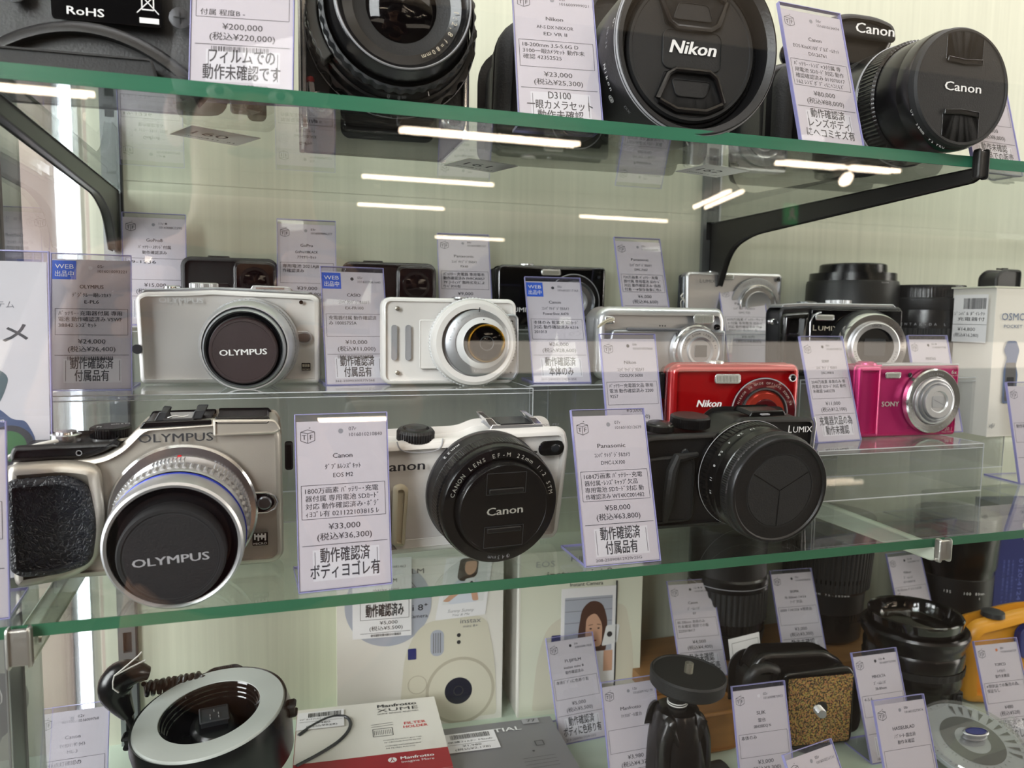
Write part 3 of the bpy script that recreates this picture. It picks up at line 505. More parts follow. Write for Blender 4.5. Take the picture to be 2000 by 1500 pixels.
part('badge',MB().slab(rr(5.6,5,.3,46.5,11),-.2,.1,.1),'black_gloss',t); pr(t,'warm_print',lambda b:(b.text('MICRO',46.5,9.4,.9,-.25,w=5),[b.rect(44.4+i*1.2,45+i*1.2,11,12.8,-.25) for i in range(4)]),'badge_print')
ring(t,'strap_lug','dark_silver',-54.4,22,[(-.5,0),(-.5,3),(1,3)],n=20)
cx,cz=13,25.5
ring(t,'lens_base','silver',cx,cz,[(.5,29.5),(-3,29.5),(-6,29),(-6,28)],n=96)
ring(t,'lens_barrel','silver_satin',cx,cz,[(-5,28.2),(-8,28.4,1),(-14,28.2,1),(-14,27.6)],70,.35)
ring(t,'lens_barrel','silver',cx,cz,[(-14,28),(-22,27.6),(-26,26.8),(-29,25.5),(-29,24.6),(-26.5,24)],n=96)
ring(t,'front_ring','silver_satin',cx,cz-.5,[(-26,24.4),(-31,23.6),(-32.5,22.6),(-31,21.8)],n=96)
ring(t,'inner_ring','black_smooth',cx,cz-.8,[(-30,22),(-32,21.2),(-31,20)],n=96)
ring(t,'lens_cap','cap_red_reflection',cx,cz-1.5,[(-28,19.8),(-34,19.6),(-35.2,18.8),(-35.2,17.6),(-34.9,17.4),(-34.9,0)],n=96)
pr(t,'white_print',lambda b:b.text('OLYMPUS',cx,cz-2,3.5,-35.05,w=27,bold=.05,rot=.04),'cap_lettering')
# ---- white mirrorless camera with black lens, lower shelf centre
t=thing('mirrorless_camera','glossy white camera with big black pancake lens in the lower centre','camera',.1002,.3810,L+.0012,4); t.rotation_euler.x=R(7)
part('body',MB().slab(rp([(-52,3),(-49,0),(47,0),(50,4),(52.5,54),(50,62),(46,64.5),(4,64.5),(-4,61),(-50,60.5),(-53,56)],[3,3,6,6,8,3,3,6,4,4,5]),0,30,4,4),'white_gloss',t)
part('grip_pad',MB().slab(rp([(-45,7),(-38,6),(-37,37),(-40,40),(-45,39)],2.5),-3.5,1,2.4),'offwhite_rubber',t)
part('dial_groove',MB().tube(sm([(-43,1,61),(-42,-.1,57.5),(-38,-.3,55.5),(-27,-.3,55),(-22,-.3,56),(-20,-.1,58.5),(-19.5,1,61.5)]),.35,6),'grey_print',t)
k=knob(t,'shutter_dial','black',-31.5,9.5,58.5,[(0,8.2),(1,9.4,1),(5,9.4,1),(6.4,8.6),(6.8,6.8),(6.4,6.4),(7.6,5.6),(8,0)],44,.3)
part('hot_shoe',MB().slab(rp([(7,63.6),(38,63.2),(37,66),(8.5,66.5)],.5),5,20,.5),'silver',t); part('shoe_rail',MB().slab(rp([(7,65.6),(12,65.4),(8,70),(4,70.2)],.6),5,20,.3),'chrome',t); part('shoe_rail',MB().slab(rp([(33,65.2),(38,65),(33,69.6),(29,70)],.6),5,20,.3),'chrome',t)
part('shoe_spring',MB().box(13,31,5,19,66,66.8),'dark_silver',t)
pr(t,'ink_grey',lambda b:b.text('EOS M2',42,64.9,1.2,6,w=11),'model_print')
pr(t,'ink',lambda b:b.text('Canon',-41,48.6,5.0,-.12,w=25,bold=.035),'lettering')
part('lamp_window',MB().slab(rr(15,8.4,4,41,53.5),-.4,.5,.4),'black_gloss',t); ring(t,'lamp','dark_glass',43.5,53.3,[(-1,0),(-.8,2),(0,2.6)],n=20)
for x in (-13.5,31.5): part('microphone_slot',MB().slab(rr(2.6,1,.4,x,51.8),-.15,.1,.05),'slot_dark',t)
part('strap_lug',MB().lathe([(-1.5,3.8),(2.6,3.4),(3,2)],0,54,20,axis='x',cy=12).turn(loc=(52.5,0,0)),'black_smooth',t)
part('base_line',MB().slab(rr(36,5,2.4,-25,6.5),-.5,.2,.3),'white_gloss',t)
cx,cz=4.5,32.8
ring(t,'mount_ring','dark_silver',cx,cz,[(.5,32.2),(-1.2,32.2),(-1.6,31)],n=96)
ring(t,'lens_barrel','black',cx,cz,[(-1,31.6),(-9,31.4),(-9.4,30.8)],n=96)
ring(t,'focus_ring','black_smooth',cx,cz,[(-9.2,30.6),(-9.6,31.2,1),(-17,31,1),(-17.4,30.2)],110,.3)
ring(t,'front_ring','black_smooth',cx,cz,[(-17,30.6),(-22.5,30.6),(-24,29.8),(-24.4,25),(-22,22.5),(-22,0)],n=96)
pr(t,'silver_print',lambda b:b.arctext('CANON LENS EF-M 22mm 1:2 STM',cx,cz,26.8,2.1,-24.6,mid=88,step=5.6),'lens_lettering')
pr(t,'grey_print',lambda b:b.arctext('Φ43mm',cx,cz,27.2,2,-24.6,mid=270,step=5.2),'lens_lettering')
b=MB(); 
for i,ch in enumerate('22mm'):
    a=R(140-i*5.2); b.turn(loc=(cx+31.75*math.cos(a),-5,cz+31.75*math.sin(a)),ry=0,rz=0); b.m=Matrix.Translation((cx+31.8*math.cos(a),-5,cz+31.8*math.sin(a)))@Matrix.Rotation(-(a-PI/2),4,'Y')@Matrix.Rotation(-PI/2,4,'X')@Matrix.Rotation(PI,4,'Y'); b.text(ch,0,0,2.4,0)
part('lens_lettering',b,'white_print',t,smooth=0)
c=ring(t,'lens_cap','black_smooth',cx,cz,[(-22,23.6),(-28.6,23.6),(-29.6,23),(-29.6,22.2),(-29.2,22),(-29.2,0)],n=96)
for s_ in (1,-1):
    zz=cz+s_*13.5; o=[(cx-10,zz-s_*5),(cx+10,zz-s_*5),(cx+10,zz+s_*5.6),(cx+5,zz+s_*7.6),(cx-5,zz+s_*7.6),(cx-10,zz+s_*5.6)]
    part('cap_clip_recess',MB().slab(rp(o,.8),-29.45,-29,.1),'black_gloss',t,smooth=0)
    part('cap_clip',MB().slab(rr(18,2.6,.6,cx,zz-s_*3.4),-30.6,-29,.5),'black',t)
    pr(t,'charcoal',lambda b:b.frame(cx-10.2,cx+10.2,min(zz-s_*5.2,zz+s_*5.6),max(zz-s_*5.2,zz+s_*5.6),.35,-29.52),'clip_outline')
pr(t,'silver_print',lambda b:b.text('Canon',cx,cz-.2,4.0,-29.5,w=19,bold=.035,rot=.02),'cap_lettering')
# ---- black compact with big lens, lower shelf right
t=thing('compact_camera','matte black camera with knurled top dial and black blade lens cover','camera',.2560,.3860,L+.0012,-1); t.rotation_euler.x=R(5.5)
part('body',MB().slab(rp([(-57,3),(-53,0),(53,0),(57,3),(57,62),(54,65),(10,66),(4,65.5),(-6,57.5),(-53,57),(-57,54)],[4,3,3,3,3,3,5,5,5,3,4]),0,34,2.6),'black',t)
part('grip',MB().slab(rp([(-57,4),(-22,5),(-24,46),(-57,44)],[4,6,8,6]),-2,1,1.6),'black_rubber',t)
part('finger_ridge',MB().tube([(-24,-3,46),(-38,-5,45),(-41,-6,38),(-42,-6,20),(-42,-4,7)],[1.5,3,3.4,3.2,1.6],10),'black_rubber',t)
part('edge_trim',MB().tube([(57.2,.6,4),(57.2,.6,61),(55.5,.6,65)],.55),'silver',t)
knob(t,'exposure_dial','black_smooth',-19,17,57.5,[(0,10.6),(.8,11.4,1),(6,11.4,1),(7,10.4),(7,0)],52,.5)
knob(t,'shutter_button','black_smooth',-41,13,56.8,[(0,8.6),(3.6,8.4),(4,7.4),(4.8,7),(5.2,0)]); knob(t,'small_button','black_smooth',-53,15,56.8,[(0,3.4),(2.4,3.2),(2.6,0)])
part('shoe_cover',MB().slab(rp([(14,65),(40,65),(38,68.5),(16,68.5)],.8),6,24,.8),'black_smooth',t); part('shoe_pin',MB().slab(rr(6,1,.4,24,66.6),4,6,.3),'grey_print',t)
ring(t,'lamp','dark_glass',-30,46,[(-.6,0),(-.6,2.2),(.2,2.8)],n=20)
pr(t,'white_print',lambda b:(b.text('L',39.0,58.4,4.6,-.15,w=2.6,bold=.01),b.text('UMIX',47.8,58,3.7,-.15,w=13.4,bold=.01)),'lettering')
cx,cz=11.0,32.4
ring(t,'mount_ring','black_gloss',cx,cz,[(.5,32.5),(-2,32.5),(-2.4,31)],n=96)
part('mount_edge',MB().lathe([(-2.1,32.6),(-2.35,32.65),(-2.5,32.4)],cx,cz,96,close=False),'grey_print',t)
ring(t,'ribbed_ring','black_smooth',cx,cz,[(-2.4,30.6),(-3,31.6,1),(-9,31.4,1),(-9.4,30.6)],80,.5)
ring(t,'aperture_ring','black_smooth',cx,cz,[(-9.2,31),(-17,30.8),(-18,30.2)],n=96)
for i,n_ in enumerate(['1.7','2.8','4','5.6','8','11','16']):
    a=R(104+i*14.5); b=MB(); b.m=Matrix.Translation((cx+31.15*math.cos(a),-13,cz+31.15*math.sin(a)))@Matrix.Rotation(-(a-PI/2),4,'Y')@Matrix.Rotation(-PI/2,4,'X')@Matrix.Rotation(PI,4,'Y'); b.text(n_,0,0,2,0,bold=.01); part('aperture_number',b,'white_print',t,smooth=0)
ring(t,'control_ring','black_smooth',cx,cz,[(-17.8,31),(-18,31.6),(-24,31.8),(-24.6,31.2)],n=96)
ring(t,'fluted_edge','gunmetal',cx,cz,[(-24.4,30.8),(-25,31.6,1),(-29,31.4,1),(-29.6,30.6)],150,.25)
ring(t,'front_ring','black',cx,cz,[(-29.2,30.9),(-33,30.6),(-34.2,29.8),(-34.2,28.6),(-33.4,27.8),(-33.4,0)],n=96)
part('front_edge',MB().lathe([(-33.3,30.5),(-34.1,30.1),(-34.3,29.7)],cx,cz,96,close=False),'gunmetal',t)
for k_ in range(3):   # three cover blades with recessed joints
    a0=90+120*k_-60; o=[(cx,cz)]+[(cx+20.5*math.cos(R(a0+i*118/16+1)),cz+20.5*math.sin(R(a0+i*118/16+1))) for i in range(17)]
    mx=sum(p[0] for p in o[1:])/17; mz=sum(p[1] for p in o[1:])/17; o[0]=(cx+(mx-cx)*.02,cz+(mz-cz)*.02)
    part('cover_blade',MB().slab(o,-33.7,-33.3,.08,1),'black_matte',t,smooth=20)
pr(t,'charcoal',lambda b:(b.ringflat(cx,cz,20.9,21.2,-33.75,64),b.line((cx-8,cz+24),(cx-8,cz+21),.3,-33.75),b.line((cx-8,cz+21),(cx-14,cz+20),.3,-33.75),b.line((cx+8,cz+24),(cx+8,cz+21),.3,-33.75),b.line((cx+8,cz+21),(cx+14,cz+20),.3,-33.75)),'cover_outline')
pr(t,'grey_print',lambda b:b.arctext('Panasonic',cx,cz,30.9,1.8,-29.7,mid=128,step=4.2),'lens_lettering')
pr(t,'ink_grey',lambda b:b.arctext('DMW-LFAC1',cx,cz,30.9,1.5,-29.7,mid=166,step=3.6),'lens_lettering')
part('side_lug',MB().slab(rr(5,9,1.2,58,38),8,15,1),'dark_silver',t)
# ---- compacts generic pieces
def flash(par,x,z,w_,h_,y=0,m='flash_glass'):
    f_=part('flash',MB().slab(rr(w_,h_,min(h_,w_)*.3,x,z),y-.5,y+.4,.3),'chrome',par)
    part('flash_window',MB().slab(rr(w_-1.6,h_-1.4,.6,x,z),y-.75,y,.3),m,f_); 
    b=MB(); n=int(w_/1.2)
    for i in range(n): b.box(x-w_/2+1.6+i*(w_-3.2)/n,x-w_/2+1.9+i*(w_-3.2)/n,y-.8,y-.7,z-h_/2+1.2,z+h_/2-1.2)
    part('flash_ribs',b,'flash_dark',f_,smooth=0)
def shutters(par,x,z,r_=10.5,y=-1):   # closed barrier in the middle of a compact zoom lens
    part('lens_barrier',MB().slab(rr(r_*1.15,r_*.95,1.6,x,z),y-.3,y,.2),'silver_satin',par)
    part('barrier_joint',MB().line((x-r_*.5,z+r_*.2),(x+r_*.5,z-r_*.25),.3,y-.35),'ink_grey',par,smooth=0)
# red compact
t=thing('compact_camera','glossy red compact camera with round red lens on the low riser','camera',.3060,.4535,R2,-8)
part('body',MB().slab(rp([(-45,0),(46,0),(48,3),(48.5,54),(45,58),(-43,58),(-48,54),(-48,4)],[5,4,4,5,5,5,5,5]),0,19,5,5),'red_metal',t)
part('body_side',MB().slab(rp([(-49.5,3),(-44,1),(-44,56),(-49,54)],3),5,19,2),'red_dark',t)
part('side_cover',MB().slab(rr(4,18,1,-50.5,42),8,15,1),'gunmetal',t); part('strap_eyelet',MB().lathe([(-2.5,3.4),(0,3.6),(1,2)],0,22,16,axis='x',cy=12).turn(loc=(-50,0,0)),'chrome',t)
knob(t,'shutter_button','chrome',-12,9,57.6,[(0,6),(1.4,5.8,1),(2,5,1),(2.2,0)],30,.2)
flash(t,-6.5,47.5,19,6.8); ring(t,'sensor_window','black_gloss',42,48,[(-.6,0),(-.5,2),(.2,2.4)],n=20); ring(t,'sensor_rim','silver',42,48,[(-.7,2),(-.9,2.4),(0,2.9)],n=20)
cx,cz=21,24
ring(t,'lens_plate','red_dark',cx,cz,[(.3,24.6),(-.9,24.2),(-1.1,23.6),(-1.1,0)],n=96); part('lens_plate_rim',MB().lathe([(-.8,24.3),(-1.2,24),(-1.1,23.5)],cx,cz,96,close=False),'grey_print',t)
ring(t,'lens_ring','gunmetal',cx,cz,[(-1,17.6),(-2.4,17.2),(-2.8,16.2),(-1.6,15.2)],n=72); ring(t,'lens_cone','red_inner',cx,cz,[(-1.5,15.2),(-3.4,13.6),(-3.4,9.6)],n=72,)
ring(t,'inner_ring','red_dark',cx,cz,[(-3.3,9.8),(-3.8,9.4),(-3.2,8),(-3.2,0)],n=48); part('lens_barrier',MB().slab(rr(11,9,1,cx,cz-.5),-3.9,-3.2,.2),'red_inner',t)
pr(t,'silver_print',lambda b:b.arctext('NIKKOR 6X WIDE OPTICAL ZOOM VR',cx,cz,20.6,1.6,-1.25,mid=88,step=5.0),'lens_lettering')
pr(t,'white_print',lambda b:b.text('Nikon',-19.5,30.5,4.8,-.15,w=18.5,bold=.05,shear=.25),'lettering')
# pink compact
t=thing('compact_camera','metallic pink compact camera with silver ring lens','camera',.4655,.4640,R2,-3)
part('body',MB().slab(rp([(-47,0),(46.5,0),(48,2),(48,53),(47,55.5),(-47,55.5),(-48,53),(-48,1)],1.6),0,18,1.5),'pink_metal',t)
part('grip_bulge',MB().slab(rr(21,54.5,2,-37.3,27.4),-4.5,2,4.4,6),'pink_metal',t)
part('top_trim',MB().slab(rp([(-24,54.4),(47,54.8),(47,56),(-24,56)],.4),-.4,18,.5),'silver_satin',t)
knob(t,'shutter_button','pink_metal',-32,8,55,[(0,8),(1.6,7.6),(2,6),(2.6,5.6),(2.8,0)]); 
flash(t,-13.5,47.5,14,4.6); ring(t,'sensor_window','black_gloss',2.3,47.4,[(-.4,0),(-.3,1.6),(.2,2)],n=20)
cx,cz=22,27.4
ring(t,'lens_ring','chrome',cx,cz,[(.3,25.4),(-3.4,25),(-4.4,24),(-3.9,19),(-3.4,18.4)],n=96); ring(t,'lens_step','silver',cx,cz,[(-3,18.2),(-5.6,17.6),(-6,16.8),(-4.6,15.4)],n=96)
ring(t,'lens_step','silver_satin',cx,cz,[(-4.6,15.6),(-7.4,15),(-7.6,14.2),(-6,12.8)],n=96); ring(t,'lens_step','silver',cx,cz,[(-6,13),(-9,12.4),(-9,8.4),(-8,7.6),(-8,0)],n=72)
shutters(t,cx,cz,9.5,-8)
pr(t,'grey_print',lambda b:(b.arctext('Sony Lens',cx,cz,21.4,1.5,-4.3,mid=90,step=4.6),b.arctext('5.8x Optical Zoom',cx,cz,21.4,1.4,-4.3,mid=218,step=4.2,inward=True),b.arctext('2.8-6.3/4.8-27.9',cx,cz,21.4,1.3,-4.3,mid=318,step=4,inward=True)),'lens_lettering')
pr(t,'silver_print',lambda b:b.text('SONY',-14.5,25.4,3.8,-.12,w=16,bold=.03),'lettering')
pr(t,'silver_print',lambda b:(b.text('6x',43,49.6,3,-.12,w=5),b.text('OPTICAL ZOOM',43,46.8,.9,-.12,w=7.6),b.text('20.1',41,4.8,2.6,-.12,w=7,shear=.2),b.text('MEGA PIXELS',40,2.4,.9,-.12,w=10)),'small_print')
pr(t,'slot_dark',lambda b:[b.disc(2.4+(i%2)*1.4,6+(i//2)*1.4,.35,-.12,8) for i in range(4)],'microphone_hole')
# silver compact with curved top
t=thing('compact_camera','rounded silver compact camera with yellowish cord at its shoulder','camera',.2785,.5080,R1,-4)
part('body',MB().slab(rp([(-48,0),(47,0),(52,5),(52,46),(48,54),(-46,54),(-53,48),(-53,4)],[8,6,8,8,8,9,9,8]),0,30,6,5),'silver',t)
part('face_plate',MB().slab(rp([(-48,2),(50,2),(50,37),(-42,37)],[6,4,2,3]),-2,3,1.6),'silver_satin',t); part('top_groove',MB().slab(rp([(-30,36.6),(38,36.6),(38,38),(-30,38.6)],.6),-2.6,1,.6),'ink_grey',t)
flash(t,32,45.5,17,7.2); ring(t,'viewfinder_lamp','black_gloss',42.5,39.6,[(-3.4,0),(-3.2,2),(-1,2.4)],n=20)
part('strap_eyelet',MB().slab(rr(8,5.6,1.6,-44,44),-2,3,1),'chrome',t); pr(t,'ink',lambda b:[b.disc(-4+i*2.1,40.2,.6,-1.2,10) for i in range(3)],'microphone_hole')
cx,cz=24,22
ring(t,'lens_ring','chrome',cx,cz,[(-1,19.6),(-6,19.2),(-7,18.4),(-6.4,17),(-8,16.6)],n=96); ring(t,'lens_step','silver',cx,cz,[(-6,16.8),(-12,16.2),(-12.6,15.4),(-11.6,14.6),(-11.6,10.6)],n=96)
ring(t,'lens_step','silver_satin',cx,cz,[(-11.4,10.8),(-13.4,10.2),(-13,8.6),(-12.6,8.4),(-12.6,0)],n=72); part('lens_barrier',MB().slab(rr(10,9,1,cx,cz),-13.1,-12.6,.2),'dark_silver',t)
pr(t,'ink',lambda b:b.arctext('CANON ZOOM LENS 3.4x',cx,cz,12.8,1.5,-11.75,mid=90,step=8.4),'lens_lettering'); pr(t,'ink_grey',lambda b:b.text('AiAF',45,33.5,1.4,-2.15,w=5),'small_print')
s=thing('strap_cord','pale yellow cord tied to the silver compact','cord',.2330,.5040,R1+.043,-4)
part('cord',MB().tube(sm([(2,-1,1),(-4,-3,0),(-9,-4,-3),(-12,-4,-5),(-9,-5,-1),(-3,-4,2),(1,-3,2)]),.6),'offwhite_rubber',s)
# black glossy compact at the back
t=thing('compact_camera','glossy black compact camera half hidden behind a price card','camera',.2219,.5960,T2,-2)
part('body',MB().slab(rp([(-47.5,0),(47,0),(47.5,49),(46,51.5),(-44,51.5),(-47.5,48)],[3,3,2,2,3,3]),0,20,2.4),'black_gloss',t); part('side_frame',MB().slab(rp([(-49,2),(-46,1),(-46,49.5),(-49,48)],1),3,20,1),'gunmetal',t)
flash(t,-1.5,46,17,5,-.1); knob(t,'shutter_button','chrome',-20,10,51.2,[(0,6.4),(1.6,6.2,1),(2.4,5,1),(2.6,0)],30,.3); knob(t,'small_button','chrome',-2,10,51.2,[(0,2),(1,1.8),(1,0)])
cx,cz=18.5,22
ring(t,'lens_plate','black_smooth',cx,cz,[(.2,23.5),(-.8,23.2),(-.9,22.6),(-.9,17)],n=96); part('lens_plate_rim',MB().lathe([(-.7,23.4),(-1.1,23),(-.9,22.6)],cx,cz,96,close=False),'grey_print',t)
ring(t,'lens_ring','dark_silver',cx,cz,[(-.8,18),(-5,17.4),(-5.4,16.6),(-4.4,15),(-4.4,11)],n=96); ring(t,'lens_step','silver_satin',cx,cz,[(-4.2,11),(-6,10.4),(-5.4,8),(-5,7.6),(-5,0)],n=48)
pr(t,'white_print',lambda b:(b.text('L',-36.4,15.4,4.6,-.15,w=3.4),b.text('UMIX',-25.5,15,3.8,-.15,w=16)),'lettering'); ring(t,'sensor_window','dark_glass',41,43,[(-.3,0),(-.2,1.4),(.2,1.6)],n=16)
# pale silver compact at the back
t=thing('compact_camera','pale silver compact camera behind a card on the right back riser','camera',.3965,.5960,T2,-6)
part('body',MB().slab(rp([(-46,0),(46,0),(47,48),(45,51),(-44,51),(-47,48)],[3,3,2,2,3,3]),0,14,2.4),'silver',t); part('side_frame',MB().slab(rp([(-49,2),(-43,1),(-43,50),(-49,48)],2),2,14,2),'dark_silver',t)
flash(t,-8.5,46.8,14,5,-.1); knob(t,'shutter_button','chrome',-18,8,50.8,[(0,5.6),(1.2,5.4),(1.6,0)]); pr(t,'ink_grey',lambda b:(b.text('L',-33,43.2,3.4,-.15,w=2.4),b.text('UMIX',-25,42.9,2.8,-.15,w=12)),'lettering')
cx,cz=21,22.5
ring(t,'lens_plate','silver_satin',cx,cz,[(.2,24.5),(-1,24.2),(-1.2,23.4),(-1.2,17)],n=96); ring(t,'lens_ring','chrome',cx,cz,[(-1,18.6),(-5,18),(-5.4,17.2),(-4.4,16),(-4.4,12)],n=96); ring(t,'lens_step','silver',cx,cz,[(-4.2,12.2),(-6,11.6),(-5,9),(-5,0)],n=48)
pr(t,'ink_grey',lambda b:b.arctext('MEGA O.I.S. LEICA DC VARIO',cx,cz,21,1.4,-1.3,mid=60,step=5.4),'lens_lettering'); ring(t,'sensor_window','black_gloss',42.6,45.6,[(-.4,0),(-.3,1.6),(.2,1.8)],n=16)
part('badge',MB().slab(rr(7,6,.4,37,7),-.3,.1,.1),'gold',t)
s=thing('strap_cord','white knotted cord hanging beside the pale silver compact','cord',.3490,.6060,T2+.030)
part('cord',MB().tube([(4,0,4),(0,-2,2),(-3,-3,-1),(0,-3,-4),(3,-3,-8)],.6).tube([(0,-3,-2),(-3,-3,-6),(-2,-3,-12)],.4).tube([(0,-3,-2),(2,-3,-7),(4,-3,-13)],.4),'string',s)
# black-brown compact at the right
t=thing('compact_camera','black compact camera with wide silver zoom lens behind the pink one','camera',.4400,.5100,R1,-14)
part('body',MB().slab(rp([(-50,0),(50,0),(51.5,3),(51.5,55),(49,57.5),(-30,57.5),(-49,56),(-51.5,52)],[5,3,3,3,2,3,6,4]),0,30,2.4),'gunmetal',t)
part('face_plate',MB().slab(rp([(-25,1),(50.5,1),(50.5,54.5),(-25,54.5)],1),-.8,1,.5),'black_gloss',t)
part('grip',MB().slab(rp([(-51,2),(-31,2),(-28,53),(-51,51)],[4,4,3,5]),-7,3,5,5),'black_gloss',t); part('grip_trim',MB().tube([(-25.5,-1.4,2),(-26.5,-1.6,44),(-24,-1.8,50),(-18,-1.6,52.5)],.8),'chrome',t)
part('top_plate',MB().slab(rp([(-50,55.5),(47,56.6),(44,59.6),(-30,59.8),(-48,58.5)],1),1,29,.8),'silver_satin',t)
knob(t,'mode_dial','silver',4,14,59,[(0,9),(.6,9.6,1),(3.4,9.6,1),(3.8,0)],40,.4); knob(t,'shutter_button','dark_silver',-24,12,59,[(0,8),(1.6,7.8),(2.2,5),(2.6,0)])
part('strap_eyelet',MB().slab(rr(7,5,2,-52,44),6,14,1),'chrome',t); flash(t,-14,48,16,4.6,-.8); pr(t,'warm_print',lambda b:(b.text('L',-22,39.8,4.6,-.95,w=3),b.text('UMIX',-10.6,39.4,3.7,-.95,w=17)),'lettering')
cx,cz=20.5,25
ring(t,'lens_barrel','gunmetal',cx,cz,[(-.5,30),(-4,29.6),(-9,27),(-9,25)],n=96); ring(t,'lens_ring','chrome',cx,cz,[(-6,27.6),(-15,26.8),(-16.5,25.8),(-15.8,21),(-15.4,20)],n=96)
ring(t,'lens_step','silver',cx,cz,[(-15,20.4),(-18,19.8),(-18.4,19),(-17.4,15.2)],n=96); ring(t,'lens_hollow','black_smooth',cx,cz,[(-17.4,15.4),(-15,14.6),(-15,0)],n=72)
part('lens_barrier',MB().slab(rr(17,14,1,cx+.6,cz),-15.6,-15,.2),'charcoal',t)
pr(t,'ink',lambda b:(b.text('LEICA',cx,cz+17.3,1.7,-18.2,w=7.4),b.arctext('1:3.3-4.9/4.7-47',cx,cz,23,1.5,-16.2,mid=25,step=5),b.arctext('ASPH.',cx,cz,17.3,1.5,-18.2,mid=205,step=6.5,inward=True),b.arctext('DC VARIO',cx,cz,17.3,1.5,-18.2,mid=325,step=6.5,inward=True)),'lens_lettering')
# ---- white camera with separate round lens module
t=thing('compact_camera','white camera with round gold-rimmed lens disc and slotted plate','camera',.1254,.4880,R1,-2)
part('body',MB().slab(rr(90,56.5,6,-14,29),1,15,2.5),'white_gloss',t)
part('slot',MB().slab(rr(3.8,23,1.8,-51,28),.4,1.4,.3),'grey_print',t); part('slot',MB().slab(rr(3.8,23,1.8,-42,28),.4,1.4,.3),'grey_print',t)
part('raised_panel',MB().slab(rr(14,32,1.5,-28,27),-.6,1.5,.6),'white_gloss',t)
for x,z in ((-49,50),(-49,8.5)): screw(t,x,.3,z,1.5)
part('hinge_plate',MB().slab(rp([(14,5),(29,3),(32,8),(31.5,45),(29,47.5),(16,47),(10,54),(4,54)],[1,2,2,2,2,6,4,2]),-3,6,1.4),'silver_satin',t)
for x,z in ((26.5,42.5),(26,8.5)): screw(t,x,-3.4,z,1.7)
pr(t,'ink',lambda b:b.text('EXILIM',26.6,25,2.6,-3.15,w=17,rot=PI/2),'lettering')
cx,cz=0,28.5
ring(t,'disc_housing','white_gloss',cx,cz,[(1,28.6),(-6,28.6),(-9,27.6),(-10.4,25.6),(-10.4,22)],n=96); part('housing_ribs',MB().lathe([(-1,28.7),(-1.4,28.9,1),(-5,28.9,1),(-5.4,28.7)],cx,cz,96,80,.5),'white_satin',t)
ring(t,'name_ring','silver_satin',cx+1.5,cz,[(-10,21.6),(-11.2,21.4),(-11.8,20.6),(-12.6,15)],n=96)
ring(t,'front_dome','white_satin',cx+4,cz,[(-12,17),(-13.6,15.6),(-16,13)],n=72); ring(t,'gold_rim','gold',cx+6,cz,[(-15.6,12.6),(-17.8,12.2),(-18,11.4),(-16.4,10.2)],n=72)
ring(t,'front_glass','lens_glass',cx+6,cz,[(-15.6,10.8),(-16.8,10.2),(-17.2,8),(-17.8,4),(-18,0)],n=48); ring(t,'lens_ring','charcoal',cx+6,cz,[(-17.4,5),(-18,4.6),(-17.6,3.8)],n=40)
pr(t,'grey_print',lambda b:(b.arctext('EXILIM 14.0MEGA PIXELS',cx+1.5,cz,18.6,1.2,-12.7,mid=125,step=4.6),b.arctext('F=2.8 f=3.5mm',cx+1.5,cz,18.6,1.2,-12.7,mid=50,step=4.6),b.text('HS',cx+1.5,cz-18,1.6,-12.6,w=5)),'lens_lettering')
pr(t,'ink',lambda b:(b.line((cx+2,cz+20),(cx+2.4,cz+23),.6,-12.2),b.disc(cx+4.5,cz+15.2,.4,-14.8,8)),'index_mark')
for a in (92,122,182,202): part('index_bar',MB().slab(rr(.8,4,.3,0,25),-10.9,-10,.2).turn(),'white_satin',t).rotation_euler=(0,0,0)
knob(t,'top_button','silver',-8,0,57,[(0,4.4),(1,4.2),(1.2,0)])
# ---- action cameras
for (x,y,lb,w_,yaw,mm) in ((-.0290,.5850,'black action camera at the back above the white camera',66,0,'black_matte'),(.0845,.5800,'dark action camera behind the card reading ¥10,000',71,-5,'black_smooth')):
    t=thing('action_camera',lb,'camera',x,y,T2,yaw); hw=w_/2
    part('body',MB().slab(rr(w_,49,7,0,24.5),0,26,3,4),mm,t); 
    part('lens_frame',MB().slab(rr(30,30,6,hw-16,32),-5.5,2,2.4),'black_smooth',t); part('lens_panel',MB().slab(rr(26,26,4.5,hw-16,32),-6.3,-5,.5),'black_gloss',t)
    ring(t,'lens_ring','black_smooth',hw-16,32,[(-6,10.4),(-7.6,10),(-7.6,8)],n=40); ring(t,'lens_glass','lens_glass',hw-16,32,[(-7.2,8.2),(-7.8,5),(-8,0)],n=32)
    part('front_screen',MB().slab(rr(19,17,2,-hw+23,22),-.7,.3,.4),'dark_glass',t); part('top_button',MB().slab(rr(15,2.4,1,-8 if w_<70 else -12,49.2),8,18,.8),'black_smooth',t)
# ---- upright lenses on the right riser
t=thing('camera_lens','large black upright lens with stepped hood cap behind the black compact','lens',.5060,.5600,T2,0)
zz=T2-(-.048)
def up(par,name,m,prof,teeth=0,amp=0,x=0,y=0): return part(name,MB().lathe(prof,x,0,72,teeth,amp,axis='z',cy=y),m,par)
t.location=(.5060,.5750,R1+Z0)
up(t,'barrel','black',[(0,33),(14,34),(16,36.5),(18,37)]); up(t,'focus_ring','black_rubber',[(18,37,1),(34,38,1)],60,.8); up(t,'hood','black',[(33,39.5),(34,40.2),(78,39.4),(81,38.6),(81,36)])
up(t,'cap_step','black_smooth',[(80,37.2),(88,36.8),(88,29.5)]); up(t,'lens_cap','black_smooth',[(87.5,29),(95.5,28.4),(96.5,27),(96.5,0)]); b=MB().turn(loc=(0,-39.9,79)); b.text('SIGMA',0,0,1.4,0,w=8); part('small_print',b,'grey_print',t,smooth=0)
t=thing('camera_lens','black upright lens with white lettering round it and ribbed ring','lens',.5660,.5500,R1,0)
